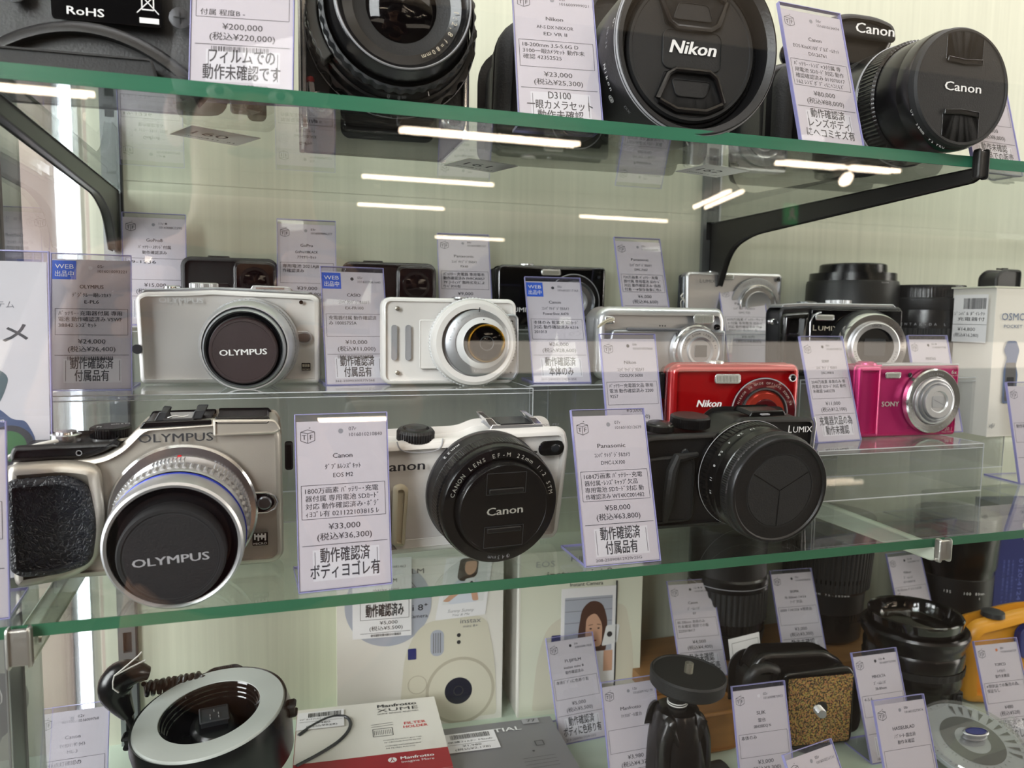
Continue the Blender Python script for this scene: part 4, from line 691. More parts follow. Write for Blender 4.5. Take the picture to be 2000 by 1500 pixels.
up(t,'mount','black',[(0,31),(12,31),(12,34)]); up(t,'zoom_ring','black_rubber',[(8,34.6,1),(40,34.6,1)],54,.7); up(t,'barrel','black_smooth',[(40,34.4),(46,34.6),(56,33.8)])
b=MB()
for i,ch in enumerate('PENTAX-DA L 1:4-5.8 50-200'):
    a=R(-172+i*6.4); 
    if ch!=' ': b.m=Matrix.Rotation(a+PI/2,4,'Z')@Matrix.Translation((0,-34.8,43.5)); b.text(ch,0,0,2.1,0,bold=.02)
part('lettering',b,'grey_print',t,smooth=0)
up(t,'barrel','black',[(55,33.2),(57,34),(66,34),(67,32)]); up(t,'front_ring','black_smooth',[(66,32.4),(72,32.2,1),(76,32.2,1),(78,31.6),(78,0)],80,.2)
# ================================================================ upper shelf
# black moulded battery case standing on its foot
t=thing('battery_grip','black textured grip block with white CE and RoHS marks, top left','camera accessory',-.0660,.3650,U,-3)
part('body',MB().slab(rp([(-62,2),(-48,1),(30,1),(44,2),(50,40),(48,84),(-60,84),(-66,40)],[4,8,8,8,10,8,8,10]),0,42,6,4),'black',t)
part('lower_bulge',MB().slab([(-50+2*i,2+24*math.sin(PI*min(1,max(0,(i+1)/46)))**.7) for i in range(47)]+[(42,1),(-50,1)],-9,2,7,5),'black',t)
part('foot_plate',MB().slab(rp([(-45,-.2),(24,-.2),(21,11.5),(-41,11.5)],[1,1,2,2]),-13,30,1),'black_matte',t)
part('label_plate',MB().slab(rr(42,19,1.5,2,37),-.9,.2,.3),'black_gloss',t)
pr(t,'white_print',lambda b:(b.text('CE',-10,41,6,-1,w=11,bold=.01),b.text('FC',4,41,6,-1,w=11,bold=.01),b.text('RoHS',-6,31.3,3.2,-1,w=14,bold=.02),b.frame(15.5,20,34.5,40.5,.5,-1),b.line((13.5,42),(22,33),.4,-1),b.line((22,42),(13.5,33),.4,-1),b.rect(14.4,22,29,31.2,-1)),'marks')
screw(t,-32,-.6,37,4.4,'gunmetal'); screw(t,30,-.6,33,4.4,'gunmetal')
part('upper_recess',MB().lathe([(-1,11),(.5,11.6)],44,52,32),'slot_dark',t)
part('side_rail',MB().slab(rr(9,80,2,51,42),3,32,1.5),'bracket_grey',t); part('side_block',MB().slab(rr(9,70,3,58,36),20,40,2),'black_smooth',t)
# medium format film camera
t=thing('film_camera','leather-covered film camera with chrome edges and large lens, top centre','camera',.0555,.3880,U,-1)
part('body',MB().slab(rr(78,118,2,0,56),0,60,1.2),'black_rubber',t)
for s_ in (-1,1): part('chrome_edge',MB().slab(rr(3.4,118,1,s_*39.6,56),-1.5,60,1),'chrome',t)
part('base_plate',MB().slab(rr(70,6,2,-1,-.2 if 0 else 3),-2,45,1),'black_smooth',t)
for x,z in ((-32,8.5),(33,6)):
    ring(t,'flash_socket','chrome',x,z,[(-.5,6.4),(-2.2,6.2),(-2.6,5),(-2,4.2),(-3.6,3.8),(-4.2,3.2),(-3.4,2.2)],n=32); ring(t,'socket_hole','slot_dark',x,z,[(-3.5,0),(-3.5,2.3)],n=20)
part('socket_lever',MB().slab(rp([(-37,12),(-34,11),(-35,19),(-38,19)],1.2),-2,-.5,.4),'chrome',t); ring(t,'red_mark','red_dot',-36.6,20,[(-2.4,0),(-2.3,1.2),(-.5,1.8)],n=16)
cx,cz=2,46
ring(t,'lens_base','black_smooth',cx,cz,[(-.5,41.5),(-3,41.5),(-4,40.5)],n=96); part('base_line',MB().lathe([(-3.2,41.6),(-3.8,41.7),(-4.2,41.2)],cx,cz,96,close=False),'grey_print',t)
ring(t,'focus_ring','black_smooth',cx,cz,[(-3.6,39),(-4,40,1),(-9,39.6,1),(-9.4,38.6)],24,1.5); ring(t,'distance_ring','black_smooth',cx,cz,[(-9,38.8),(-17,38),(-17.4,36.8)],n=96)
ring(t,'aperture_ring','black_smooth',cx,cz,[(-17,36.6),(-24,36),(-24.4,35)],n=96); ring(t,'speed_ring','charcoal',cx,cz,[(-24,34.6),(-25,35,1),(-31,34.6,1),(-31.4,34)],40,.7)
ring(t,'front_barrel','black_smooth',cx,cz,[(-31,32.6),(-40,31.2),(-43,30.6),(-44,29.6),(-43,28.2),(-39,26.5),(-37,22)],n=96)
part('front_edge',MB().lathe([(-43.6,30.1),(-44.2,29.7),(-43.8,29.3)],cx,cz,96,close=False),'grey_print',t)
ring(t,'inner_cone','black_matte',cx,cz,[(-38.4,26.6),(-35,22),(-34.4,15.5)],n=96); ring(t,'front_glass','lens_glass',cx,cz,[(-34.6,15.9),(-36.4,13),(-38,7.6),(-38.5,0)],n=64)
pr(t,'warm_print',lambda b:(b.arctext('1:2,8',cx,cz,24.2,2.4,-39.5,mid=-16,step=6),b.arctext('Planar',cx,cz,24.2,2.4,-39.5,mid=28,step=6),b.arctext('f=80mm',cx,cz,24.2,2,-39.5,mid=-52,step=6)),'lens_lettering')
pr(t,'white_print',lambda b:(b.arctext('0.9m',cx,cz,38,2.2,-17.6,mid=270,step=4,inward=True),b.arctext('20',cx,cz,37.4,2,-17.6,mid=186,step=5),b.arctext('8',cx,cz,37.4,2,-17.6,mid=197,step=5),b.line((cx+14,cz-33),(cx+14.4,cz-35),.4,-24.6)),'scale_numbers')
o=[(cx+36.6*math.cos(R(a)),cz+36.6*math.sin(R(a))) for a in range(176,216,3)]+[(cx+(41+.7*(i%2))*math.cos(R(a)),cz+(41+.7*(i%2))*math.sin(R(a))) for i,a in enumerate(range(216,174,-3))]
part('scale_tab',MB().slab(o,-26,-17,.6),'bracket_grey',t)
# black reflex camera with hooded and capped zoom
t=thing('reflex_camera','black reflex camera with hooded zoom and large pinch cap, top row','camera',.1870,.4100,U,-3)
part('body',MB().slab(rp([(-70,0),(60,0),(63,6),(62,66),(40,76),(30,96),(-10,96),(-22,76),(-52,72),(-70,58)],[9,6,5,10,8,8,8,8,14,16]),0,48,5,4),'black',t)
part('grip',MB().slab(rp([(-72,1),(-40,1),(-36,66),(-52,72),(-70,60)],[12,6,6,12,16]),-14,6,8,6),'black_rubber',t); part('accent',MB().poly([(-60,54),(-48,58),(-48,51.5)],-14.3),'red_dark',t,smooth=0)
cx,cz=13.5,40
ring(t,'lens_barrel','black',cx,cz,[(0,36),(-12,38),(-14,39),(-34,39.4),(-35,38)],n=96); ring(t,'zoom_ring','black_rubber',cx,cz,[(-14,38.8,1),(-32,39,1)],80,.6)
hz=cz-.5
ring(t,'lens_hood','black',cx+1,hz,[(-20,39),(-30,41),(-72,43),(-74,42.6),(-74.4,41.6),(-72,38.6),(-60,37.2),(-50,37)],n=96)
part('hood_edge',MB().lathe([(-73.6,42.9),(-74.4,42.3)],cx+1,hz,96,close=False),'grey_print',t)
part('hood_line',MB().lathe([(-71.9,43.1),(-72.5,43.25),(-73,43)],cx+1,hz,96,close=False),'grey_print',t)
ring(t,'front_rim','black_smooth',cx+1.5,hz,[(-48,37),(-62,36.8),(-63,35.8),(-60,35)],n=96); ring(t,'rim_teeth','black_smooth',cx+1.5,hz,[(-59,36.4),(-61,36.6,1),(-63.4,36.2,1),(-64,35)],120,.3)
c=ring(t,'lens_cap','black_matte',cx+1.5,hz,[(-60,34.6),(-65,34.4),(-66.4,33.4),(-66.4,32),(-65.8,31.6),(-65.8,0)],n=96)
for s_ in (1,-1):
    zz=hz+s_*19; X_=cx+1.5
    part('cap_clip_recess',MB().slab(rp([(X_-15,zz-s_*8.6),(X_+15,zz-s_*8.6),(X_+19,zz+s_*6),(X_+9,zz+s_*10.5),(X_-9,zz+s_*10.5),(X_-19,zz+s_*6)],2.2),-66,-65.2,.2),'slot_dark',t)
    part('cap_clip',MB().tube([(X_-18,-66.3,zz+s_*5),(X_-13,-67.2,zz-s_*6.5),(X_-9,-67.4,zz-s_*9),(X_+9,-67.4,zz-s_*9),(X_+13,-67.2,zz-s_*6.5),(X_+18,-66.3,zz+s_*5)],1.5,8),'black_smooth',t)
    part('cap_clip',MB().tube([(X_-17,-66.6,zz+s_*6),(X_-8,-67,zz+s_*10),(X_+8,-67,zz+s_*10),(X_+17,-66.6,zz+s_*6)],1.7,8),'black_smooth',t)
    part('clip_pad',MB().slab(rp([(X_-11,zz-s_*5),(X_+11,zz-s_*5),(X_+8,zz+s_*3.4),(X_-8,zz+s_*3.4)],2.4),-66.7,-65.8,.5),'black_matte',t)
part('cap_centre',MB().slab(rr(32,19,4,cx+1.5,hz),-66.6,-65.6,.8),'black_matte',t)
pr(t,'white_print',lambda b:b.text('Nikon',cx+1.8,hz+1.2,6.2,-66.75,w=25.5,bold=.05,shear=.22),'cap_lettering')
def around(t_,s_,rad,y,a0,h,m='white_print',st=None):
    b=MB(); st=st or math.degrees(h*1.05/rad)
    for i,ch in enumerate(s_):
        if ch==' ': continue
        a=R(a0+i*st); b.m=Matrix.Translation((cx+1+rad*math.cos(a),y,hz+rad*math.sin(a)))@Matrix.Rotation(-(a-PI/2),4,'Y')@Matrix.Rotation(-PI/2,4,'X')@Matrix.Rotation(PI,4,'Y'); b.text(ch,0,0,h,0,bold=.015)
    part('hood_lettering',b,m,t_,smooth=0)
around(t,'HB-35',42.9,-62,170,2.0,'grey_print'); around(t,'O-',42.9,-69,168,2.2); around(t,'Nikon',42.9,-58,192,2.6); around(t,'@',42.9,-54,212,3); around(t,'DX',42.9,-62,222,2.2,'grey_print')
# black reflex camera with flash hump and capped lens, top right
t=thing('reflex_camera','black reflex camera with raised flash hump and long capped lens, top right','camera',.3560,.4200,U,-2)
part('body',MB().slab(rp([(-58,0),(56,0),(60,6),(60,64),(50,70),(26,72),(-28,72),(-50,70),(-60,60)],[8,6,6,8,8,6,6,8,10]),0,45,5,4),'black',t)
part('flash_hump',MB().slab(rp([(-30,66),(24,66),(20,78),(24,84),(22,94),(8,98),(-14,98),(-28,92),(-30,84),(-25,78)],[4,4,4,4,5,8,8,6,4,4]),-14,34,4,5),'black_smooth',t)
part('hump_lip',MB().slab(rp([(-29,84),(24,84),(22,94.5),(8,98.2),(-14,98.2),(-28,93)],[3,3,5,8,8,5]),-17,6,3.5,5),'black_matte',t)
pr(t,'white_print',lambda b:b.text('Canon',6,89.4,6,-17.2,w=29,bold=.035),'lettering')
knob(t,'mode_dial','black_smooth',45,20,69,[(0,12),(1,13,1),(6,13,1),(7,12),(7,0)],44,.4)
part('grip',MB().slab(rp([(-60,1),(-36,1),(-34,60),(-52,66),(-60,56)],[10,5,6,10,12]),-18,6,9,5),'black_rubber',t)
cx,cz=-2,32.5
ring(t,'lens_barrel','black',cx,cz,[(0,33),(-16,33.6),(-17,32.6)],n=96); ring(t,'zoom_ring','black_rubber',cx,cz,[(-16,33.4,1),(-40,33.6,1)],64,.8)
ring(t,'name_band','black_smooth',cx,cz,[(-40,34.2),(-54,34.2),(-55,33)],n=96); part('band_line',MB().lathe([(-53.8,34.4),(-54.6,34.5),(-55,34)],cx,cz,96,close=False),'grey_print',t)
ring(t,'focus_ring','black_smooth',cx,cz,[(-55,33),(-56,33.4,1),(-66,33.2,1),(-67,32)],90,.5); ring(t,'front_barrel','black_smooth',cx,cz,[(-66,31.6),(-82,31.4),(-83,30.8)],n=96)
ring(t,'filter_ring','black_smooth',cx+.2,cz,[(-82.6,31.8),(-88,32),(-90,31.6),(-90.6,30.6)],n=96)
ring(t,'lens_cap','black_matte',cx+.2,cz,[(-90,31),(-94,30.8),(-95.2,29.8),(-95.2,28.8),(-94.8,28.4),(-94.8,0)],n=96)
for s_ in (1,-1):
    zz=cz+s_*19.5; X_=cx+.2
    part('cap_clip_recess',MB().slab(rp([(X_-12,zz-s_*7),(X_+12,zz-s_*7),(X_+12,zz+s_*7),(X_+6,zz+s_*9.4),(X_-6,zz+s_*9.4),(X_-12,zz+s_*7)],1.4),-95,-94.4,.2),'black_gloss',t)
    part('cap_clip',MB().slab(rp([(X_-11.5,zz-s_*7.5),(X_,zz-s_*8.3),(X_+11.5,zz-s_*7.5),(X_+11.5,zz-s_*4.4),(X_,zz-s_*5.2),(X_-11.5,zz-s_*4.4)],.7),-96,-94.6,.6),'black_smooth',t)
pr(t,'white_print',lambda b:b.text('Canon',cx+.2,cz,4.6,-95.05,w=24,bold=.035),'cap_lettering')
pr(t,'white_print',lambda b:b.arctext('UV  58mm  PS PRO',cx+.2,cz,31.2,1.7,-90.75,mid=232,step=3.5,inward=True),'filter_lettering')
# small lens behind, far right
t=thing('camera_lens','small black lens lying behind the long capped lens, top right','lens',.4080,.4050,U,0)
ring(t,'barrel','black_smooth',0,17,[(0,16.8),(20,16.8),(26,16),(26,0)],n=48); ring(t,'front_ring','black',0,17,[(-3,0),(-3,15),(-1,16.6),(.5,16.8)],n=48); pr(t,'grey_print',lambda b:b.text('22mm',-6,8,1.6,-3.1,w=6),'small_print')
# number labels stuck to the underside of the upper glass
for (x,y,a,s_,lb) in ((-.0255,.4060,28,'160','white numbered label stuck under the upper shelf beside the film camera'),(.1150,.4300,20,'161','white numbered label stuck under the upper shelf near its middle'),(.2450,.3960,14,'162','white numbered label stuck under the upper shelf right of the middle')):
    t=thing('shelf_label',lb,'label',x,y,U-.0062,a)
    part('sheet',MB().box(-17,17,-13,13,-.15,0),'thin_paper',t,smooth=0)
    b=MB(); b.m=Matrix.Rotation(PI/2,4,'X')
    b.text(s_,-3,1.5,7,0,w=17); b.text('111 -21',6,-7.5,2,0,w=14); b.text('2000000',-6,-7.5,2,0,w=12); b.v=[(p[0],p[1],-.3) for p in b.v]; part('print',b,'ink',t,smooth=0)
# ================================================================ boxes and cards at the sides
t=thing('camera_box','tall white retail box with picture of a small handheld camera, far right','box',.5610,.4760,-.0970,0)
part('carton',MB().slab(rr(108,124,.6,56,62),0,62,.5),'box_white',t,smooth=0); part('lid_edge',MB().box(0,110,-.3,62,123.4,124.6),'box_cream',t,smooth=0)
pr(t,'blue_grey_photo',lambda b:(b.text('OSMO',22,100,6,-.4,w=26),b.text('POCKET',22,92,2.6,-.4,w=20)),'lettering')
o=rp([(16,28),(30,28),(31,52),(28,60),(31,72),(27,80),(17,80),(14,72),(18,66),(15,56)],2); part('picture',MB().poly(o,-.35),'blue_grey_photo',t,smooth=0); part('picture',MB().poly(rp([(17,62),(28,62),(29,50),(29,30),(18,30)],1.5),-.42),'charcoal',t,smooth=0); part('picture',MB().poly(rp([(19,50),(27,50),(27,40),(19,40)],1),-.46),'dark_glass',t,smooth=0)
pr(t,'ink_grey',lambda b:b.text('dji',7,10,3.4,-.4,w=6,bold=.03,shear=.3),'logo')
b=MB(); b.m=Matrix.Translation((-.4,58,0))@Matrix.Rotation(-PI/2,4,'Z'); b.rect(20,53,78,118,0); part('price_sticker',b,'paper_white',t,smooth=0)
b=MB(); b.m=Matrix.Translation((-.6,58,0))@Matrix.Rotation(-PI/2,4,'Z'); barcode(b,30,52,106,115,0,5); b.text('ｼﾞﾝﾊﾞﾙ ﾀﾞｲﾚｸﾄ',36,102,2.4,0,w=30); b.text('充電器付',38,97.5,2.4,0,w=26); b.line((20,93),(53,93),.3,0); b.text('¥14,800',34,89,2.8,0,w=17); b.text('(税込¥16,280)',34,84,2.6,0,w=24); part('sticker_print',b,'ink',t,smooth=0)
t=thing('camera_stand','rounded black camera peeking over the white retail box, far right','camera',.6300,.5200,.0266,0)
t.location.z=Z0+.0275
part('body',MB().slab(rp([(-16,0),(14,0),(14,18),(-8,18),(-16,12)],[1,1,4,4,4]),0,20,2),'black',t); part('top_button',MB().slab(rr(8,1.6,.6,0,18.6),6,12,.5),'black_smooth',t)
price_card((.5690,.4300,-.1261),-5,14,'price card leaning at the right edge before the tall white box',dict(r='04r',num='1016010055555',name='DJI',l2=['OSMO POCKET'],box=['動作確認済み'],price='¥14,800',tax='(税込¥16,280)',big=['動作確認済']),30)
# leaflet card left
t=thing('leaflet_stand','white leaflet in a clear stand with pictures of binoculars and a camera','leaflet',-.1332,.3950,L,-2)
def F(): return MB().turn(rx=-4)
part('holder',F().box(-52,34,-.8,-.3,0,152).box(-52,34,.5,1.2,0,152),'acrylic',t,smooth=0); part('holder_edge',F().box(33.7,34.1,-.9,1.3,0,152).box(-52,34,-.9,1.3,151.5,152),'acrylic_edge',t,smooth=0)
part('leaflet',F().box(-51,33,-.2,.3,1,147),'paper_white',t,smooth=0)
b=F(); b.text('ステム',14,127,2.6,-.25,w=11); part('print',b,'ink_grey',t,smooth=0); b=F(); b.text('カメ',13,114,7,-.25,w=24,bold=.03); part('print',b,'charcoal',t,smooth=0)
b=F(); b.poly(rp([(-2,76),(9,76),(14,84),(17,94),(12,98),(-2,98)],[3,5,6,5,5,3]),-.25); part('binocular_picture',b,'teal_photo',t,smooth=0)
b=F(); b.poly(rp([(-2,50),(10,50),(25,54),(28,64),(23,74),(18,74),(12,80),(-2,82-6)],[2,6,8,8,6,3,3,2]),-.25); part('camera_picture',b,'blue_grey_photo',t,smooth=0)
b=F(); b.disc(17,62,9.6,-.3,32); part('camera_picture',b,'charcoal',t,smooth=0); b=F(); b.disc(16.5,62,7,-.35,32); part('camera_picture',b,'green_glass',t,smooth=0); b=F(); b.text('Nikon',11,74,1.9,-.35,w=7,shear=.2,bold=.03); part('print',b,'white_print',t,smooth=0)
price_card((-.1245,.3430,L),4,6,'white price card cut off by the left edge beside the silver camera',dict(r='05r',num='1016010073331',name='OLYMPUS',l2=['E-PL1'],box=['動作確認済み'],price='¥15,000',tax='(税込¥16,500)'),31)
# ================================================================ bottom shelf
# ring light
t=thing('ring_light','black ring light with broad pale lamp ring lying tilted at the bottom left','ring light',-.0385,.4640,-.2420,0)
M_=Matrix.Rotation(R(-12),4,'Z')@Matrix.Rotation(R(-62),4,'X')   # ring plane leans back
def RL(): b=MB(); b.m=M_.copy(); return b
M_=Matrix.Rotation(R(-6),4,'Z')@Matrix.Rotation(R(-7),4,'Y')@Matrix.Rotation(R(-83),4,'X')
part('housing',RL().lathe([(-3.4,46),(-4.5,47.5),(4,49),(30,47),(33,44),(33,26.6),(27,26),(27,0)],0,0,96,close=False),'black_smooth',t); t.scale=(.93,.93,.93)
part('lamp_ring',RL().lathe([(-3.4,46.4),(-5.2,45.4),(-5.6,38),(-5.2,31),(-3.6,30)],0,0,96,close=False),'ring_lamp',t,label='broad pale ring-shaped lamp window')
part('inner_tube',RL().lathe([(-5,31),(-4,29.8),(-2,29.2),(-1.5,28.6),(1,28.4),(1.5,27.8),(4,27.6),(4.5,27),(8,26.8),(19,26.6)],0,0,96,close=False),'black_gloss',t)
b=RL(); b.slab(rp([(-16,44),(18,44),(10,54),(-8,54)],[6,6,4,4]),-4,15,3); part('release_bump',b,'charcoal',t)
b=RL(); b.text('Canon',0,50,2.6,-4.2,w=13,bold=.03); part('lettering',b,'ink',t,smooth=0)
for s_ in (-1,1): b=RL(); b.slab(rr(7,9,2,s_*49.5,-2),-1,8,1.5); part('side_button',b,'black_matte',t)
part('lower_body',MB().slab(rr(74,66,10,4,-58),-26,34,8,4),'black',t)
t=thing('ring_light_controller','small black hot shoe foot seen inside the ring of the ring light','ring light',-.0380,.4760,-.2520,8)
b=MB().turn(rx=-70); b.slab(rr(17,12,.8,0,0),-8,4,.8); part('shoe_block',b,'charcoal',t)
b=MB().turn(rx=-70); b.lathe([(-3,11),(-1,13.5),(1,14),(6,12)],0,-3,40); part('lock_ring',b,'black_smooth',t)
b=MB().turn(rx=-70); [b.tube([(x,-8.4,z),(x,-8.1,z+1.6)],.3,6) for x,z in ((-2.4,-2),(0,1),(2.4,-1.4),(-2.4,-4.4),(2.4,-4))]; part('contact_pin',b,'silver',t)
t=thing('coiled_cord','thick black coiled cord with plug and white tie beside the ring light','cord',-.0850,.5050,-.2300,0)
pts=[]; 
for i in range(84): a=i*.75; pts.append((4+i*.42,3.6*math.sin(a),-9+3.6*math.cos(a)+i*.03))
part('coil',MB().tube(pts,1.6,8),'black_smooth',t); part('plug',MB().tube([p[:3] for p in sm([(8,-6,4,4),(0,-8,7,8),(-8,-8,5,10),(-12,-6,-4,10),(-8,-6,-14,7),(-4,-6,-22,4)])],[p[3] for p in sm([(8,-6,4,4),(0,-8,7,8),(-8,-8,5,10),(-12,-6,-4,10),(-8,-6,-14,7),(-4,-6,-22,4)])],14),'black_smooth',t)
part('cable',MB().tube([(-4,-6,-22),(-2,-6,-30),(6,-4,-24),(20,0,-12)],3,8),'black_smooth',t)
part('tie',MB().tube([(-10,-17,6),(-9,-17.5,10),(-5,-17,13),(4,-16,20),(6,-15,22)],.5,6).tube([(-9,-17.5,10),(0,-17,14),(8,-16,17)],.5,6).tube([(-10,-17,6),(-10,-17,2),(-7,-17,-1)],.5,6),'string',t)
# boxed instant cameras
def minicam(t,x0,z0,s,m1,m2,y=-.25):
    q=lambda pts:[(x0+a*s,z0+b*s) for a,b in pts]
    part('camera_picture',MB().poly(rp(q([(2,2),(98,2),(96,60),(88,98),(80,104),(30,102),(18,92),(8,70)]),[4*s,4*s,20*s,8*s,6*s,10*s,8*s,14*s],6),y),m1,t,smooth=0)
    part('camera_picture',MB().ringflat(x0+62*s,z0+30*s,0.1,34*s,y-.05),m2,t,smooth=0); part('camera_picture',MB().disc(x0+62*s,z0+30*s,31*s,y-.08,40),m1,t,smooth=0)
    part('lens_picture',MB().disc(x0+60*s,z0+30*s,13.5*s,y-.15,32),'lens_blue',t,smooth=0); part('lens_picture',MB().ringflat(x0+60*s,z0+30*s,4*s,5*s,y-.2),'charcoal',t,smooth=0)
    part('flash_picture',MB().poly(rr(13*s,26*s,6*s,x0+39*s,z0+80*s),y-.12),'photo_grey',t,smooth=0)
    b=MB(); [b.rect(x0+(35+i*2.2)*s,x0+(36+i*2.2)*s,z0+70*s,z0+90*s,y-.16) for i in range(4)]; part('flash_picture',b,'ink_grey',t,smooth=0)
    part('viewfinder_picture',MB().poly(rr(8*s,11*s,1*s,x0+15*s,z0+71*s),y-.12),'navy',t,smooth=0)
    part('sensor_picture',MB().disc(x0+60*s,z0+86*s,2*s,y-.12,12).disc(x0+60*s,z0+79*s,2*s,y-.12,12),'ink',t,smooth=0)
    part('camera_picture',MB().ringflat(x0+20*s,z0+40*s,8.5*s,9.3*s,y-.1,32),m2,t,smooth=0)
t=thing('camera_box','white instant camera box with grey circle and snapshot print, bottom centre','box',.0440,.5860,B,-4)
part('carton',MB().box(0,133,0,58,0,140),'box_white',t,smooth=0)
b=MB().box(-.2,0,0,58,0,140); part('side_print',b,'box_cream',t,smooth=0)
part('circle_print',MB().disc(40,104,34,-.15,64),'photo_grey',t,smooth=0)
minicam(t,46,2,.84,'cam_cream','cam_shade')
pr(t,'ink_grey',lambda b:(b.text('instax',106,86,4,-.45,w=17),b.text('mini 8+',106,81.4,2.2,-.45,w=12)),'lettering')
pr(t,'ink',lambda b:(b.text('mini 8⁺',58,100,5,-.3,w=26,bold=.02),b.text('Instant Camera',56,93,3,-.3,w=30),b.text('FILM',60,130,4,-.3,w=16)),'lettering')
b=MB(); q=rp([(56,109),(62,116),(56,124),(48,116)],1.5); [b.line(q[i],q[(i+1)%len(q)],.6,-.3) for i in range(len(q))]; b.text('チェ',55,116,5.5,-.3,w=11,bold=.03); part('emblem_print',b,'ink',t,smooth=0)
part('snapshot_print',MB().poly([(77,88),(118,90),(124,143-4),(86,139)],-.4),'paper_white',t,smooth=0)
def sn(pts): # snapshot coords 0..1
    A=(77,88);Bp=(118,90);Cp=(124,139);D=(86,139); o=[]
    for a,b_ in pts: x=(A[0]*(1-a)+Bp[0]*a)*(1-b_)+(D[0]*(1-a)+Cp[0]*a)*b_; z=(A[1]*(1-a)+Bp[1]*a)*(1-b_)+(D[1]*(1-a)+Cp[1]*a)*b_; o.append((x,z))
    return o
part('snapshot_picture',MB().poly(sn([(.08,.24),(.92,.24),(.92,.98),(.08,.98)]),-.45),'photo_white',t,smooth=0)
part('snapshot_picture',MB().poly(rp(sn([(.2,.24),(.8,.24),(.8,.56),(.62,.66),(.36,.66),(.16,.5)]),3),-.5),'shirt',t,smooth=0)
part('snapshot_picture',MB().poly(rp(sn([(.3,.98),(.7,.98),(.72,.7),(.6,.62),(.4,.6),(.3,.66)]),3),-.52),'hair_dark',t,smooth=0)
part('snapshot_picture',MB().poly(rp(sn([(.42,.93),(.68,.93),(.68,.76),(.56,.68),(.44,.76)]),3),-.55),'skin',t,smooth=0)
part('snapshot_picture',MB().poly(rp(sn([(.08,.3),(.2,.28),(.52,.48),(.5,.58),(.42,.56)]),1.5),-.55).poly(rp(sn([(.6,.5),(.72,.54),(.82,.26),(.7,.26)]),1.5),-.55),'skin',t,smooth=0)
part('snapshot_picture',MB().poly(rp(sn([(.46,.5),(.68,.52),(.68,.66),(.48,.64)]),1.5),-.58),'paper_white',t,smooth=0); part('snapshot_picture',MB().disc(*sn([(.62,.57)])[0],1.4,-.62,16),'ink',t,smooth=0)
pr(t,'grey_print',lambda b:(b.text('Sunny Sunny',98,95,2.6,-.5,w=22,shear=.3),b.text('You & Me',98,91.6,2,-.5,w=14,shear=.3)),'snapshot_writing')
st=part('price_sticker',MB().box(12,58,-.9,-.6,78,142),'paper_white',t,smooth=0)
b=MB(); b.text('1681463',48,135,1.8,-1,w=11); b.text('FUJIFILM',38,124,3,-1,w=17); b.text('instax mini',38,117,2.2,-1,w=20); b.text('動作確認済み',39,112,2.6,-1,w=21); b.frame(18,56,93,108,.3,-1); b.text('動作確認済み',37,100,8,-1,w=30,bold=.03); b.text('¥5,000',40,90,2.8,-1,w=14); b.text('(税込¥5,500)',38,85.6,2.8,-1,w=26); b.line((18,82),(57,82),.3,-1); barcode(b,26,50,79,81,-1,8); part('sticker_print',b,'ink',st,smooth=0)
t=thing('camera_box','cream instant camera box with portrait photo of a woman, bottom centre','box',.1890,.5720,B,-4)
part('carton',MB().box(0,108,0,58,0,140),'box_cream',t,smooth=0); part('edge_fold',MB().box(-.3,1,-.3,58,0,140),'box_white',t,smooth=0)
pr(t,'ink',lambda b:(b.text('FUJIFILM',57,133,4,-.3,w=26,bold=.01),b.text('instax mini 8',52,120.5,6.5,-.3,w=57,bold=.03),b.text('Instant Camera',58,111,3.2,-.3,w=29,bold=.01)),'lettering')
pr(t,'grey_print',lambda b:b.text('EOS',22,130,5,-.3,w=16),'faded_print')
part('camera_picture',MB().poly(rp([(12,4),(104,6),(100,60),(94,88),(88,92),(40,86),(24,76),(16,50)],[4,4,20,6,4,10,10,20]),-.2),'cam_cream',t,smooth=0)
part('camera_picture',MB().poly(rr(10,9,1,33,64),-.35),'navy',t,smooth=0); part('camera_picture',MB().ringflat(36,36,8,8.8,-.35,32),'cam_shade',t,smooth=0)
part('snapshot_print',MB().box(36,84,-.9,-.5,22,108),'paper_white',t,smooth=0)
part('snapshot_picture',MB().rect(39,81,52,100,-1),'photo_grey',t,smooth=0); b=MB(); [b.line((39,z),(81,z),.5,-1.02) for z in (68,78,88,98)]; part('snapshot_picture',b,'ink_grey',t,smooth=0)
part('snapshot_picture',MB().poly(rp([(50,52),(76,52),(77,80),(72,94),(62,97),(54,90),(51,70)],[2,2,8,8,8,8,8]),-1.05),'hair',t,smooth=0); part('snapshot_picture',MB().poly(rp([(57,56),(72,56),(72.5,76),(66,86),(58,82)],[4,4,6,4,6]),-1.1),'skin',t,smooth=0)
part('snapshot_picture',MB().disc(62,72,1.2,-1.15,10,.7).disc(69,72,1.2,-1.15,10,.7).line((60,75),(64,75.6),.5,-1.15).line((67.4,75.6),(71,75),.5,-1.15),'hair_dark',t,smooth=0); part('snapshot_picture',MB().disc(65.5,61.5,2,-1.15,12,.7),'red_inner',t,smooth=0)
part('snapshot_picture',MB().poly(rp([(72,56),(86,58),(88,74),(76,74)],2),-1.2),'photo_white',t,smooth=0); part('snapshot_picture',MB().disc(79,66,2.4,-1.3,20),'ink',t,smooth=0); part('snapshot_picture',MB().rect(74,82,34,52,-1.2),'skin',t,smooth=0)
part('snapshot_edge',MB().box(84,85.2,-1.2,-.3,20,112),'charcoal',t,smooth=0)
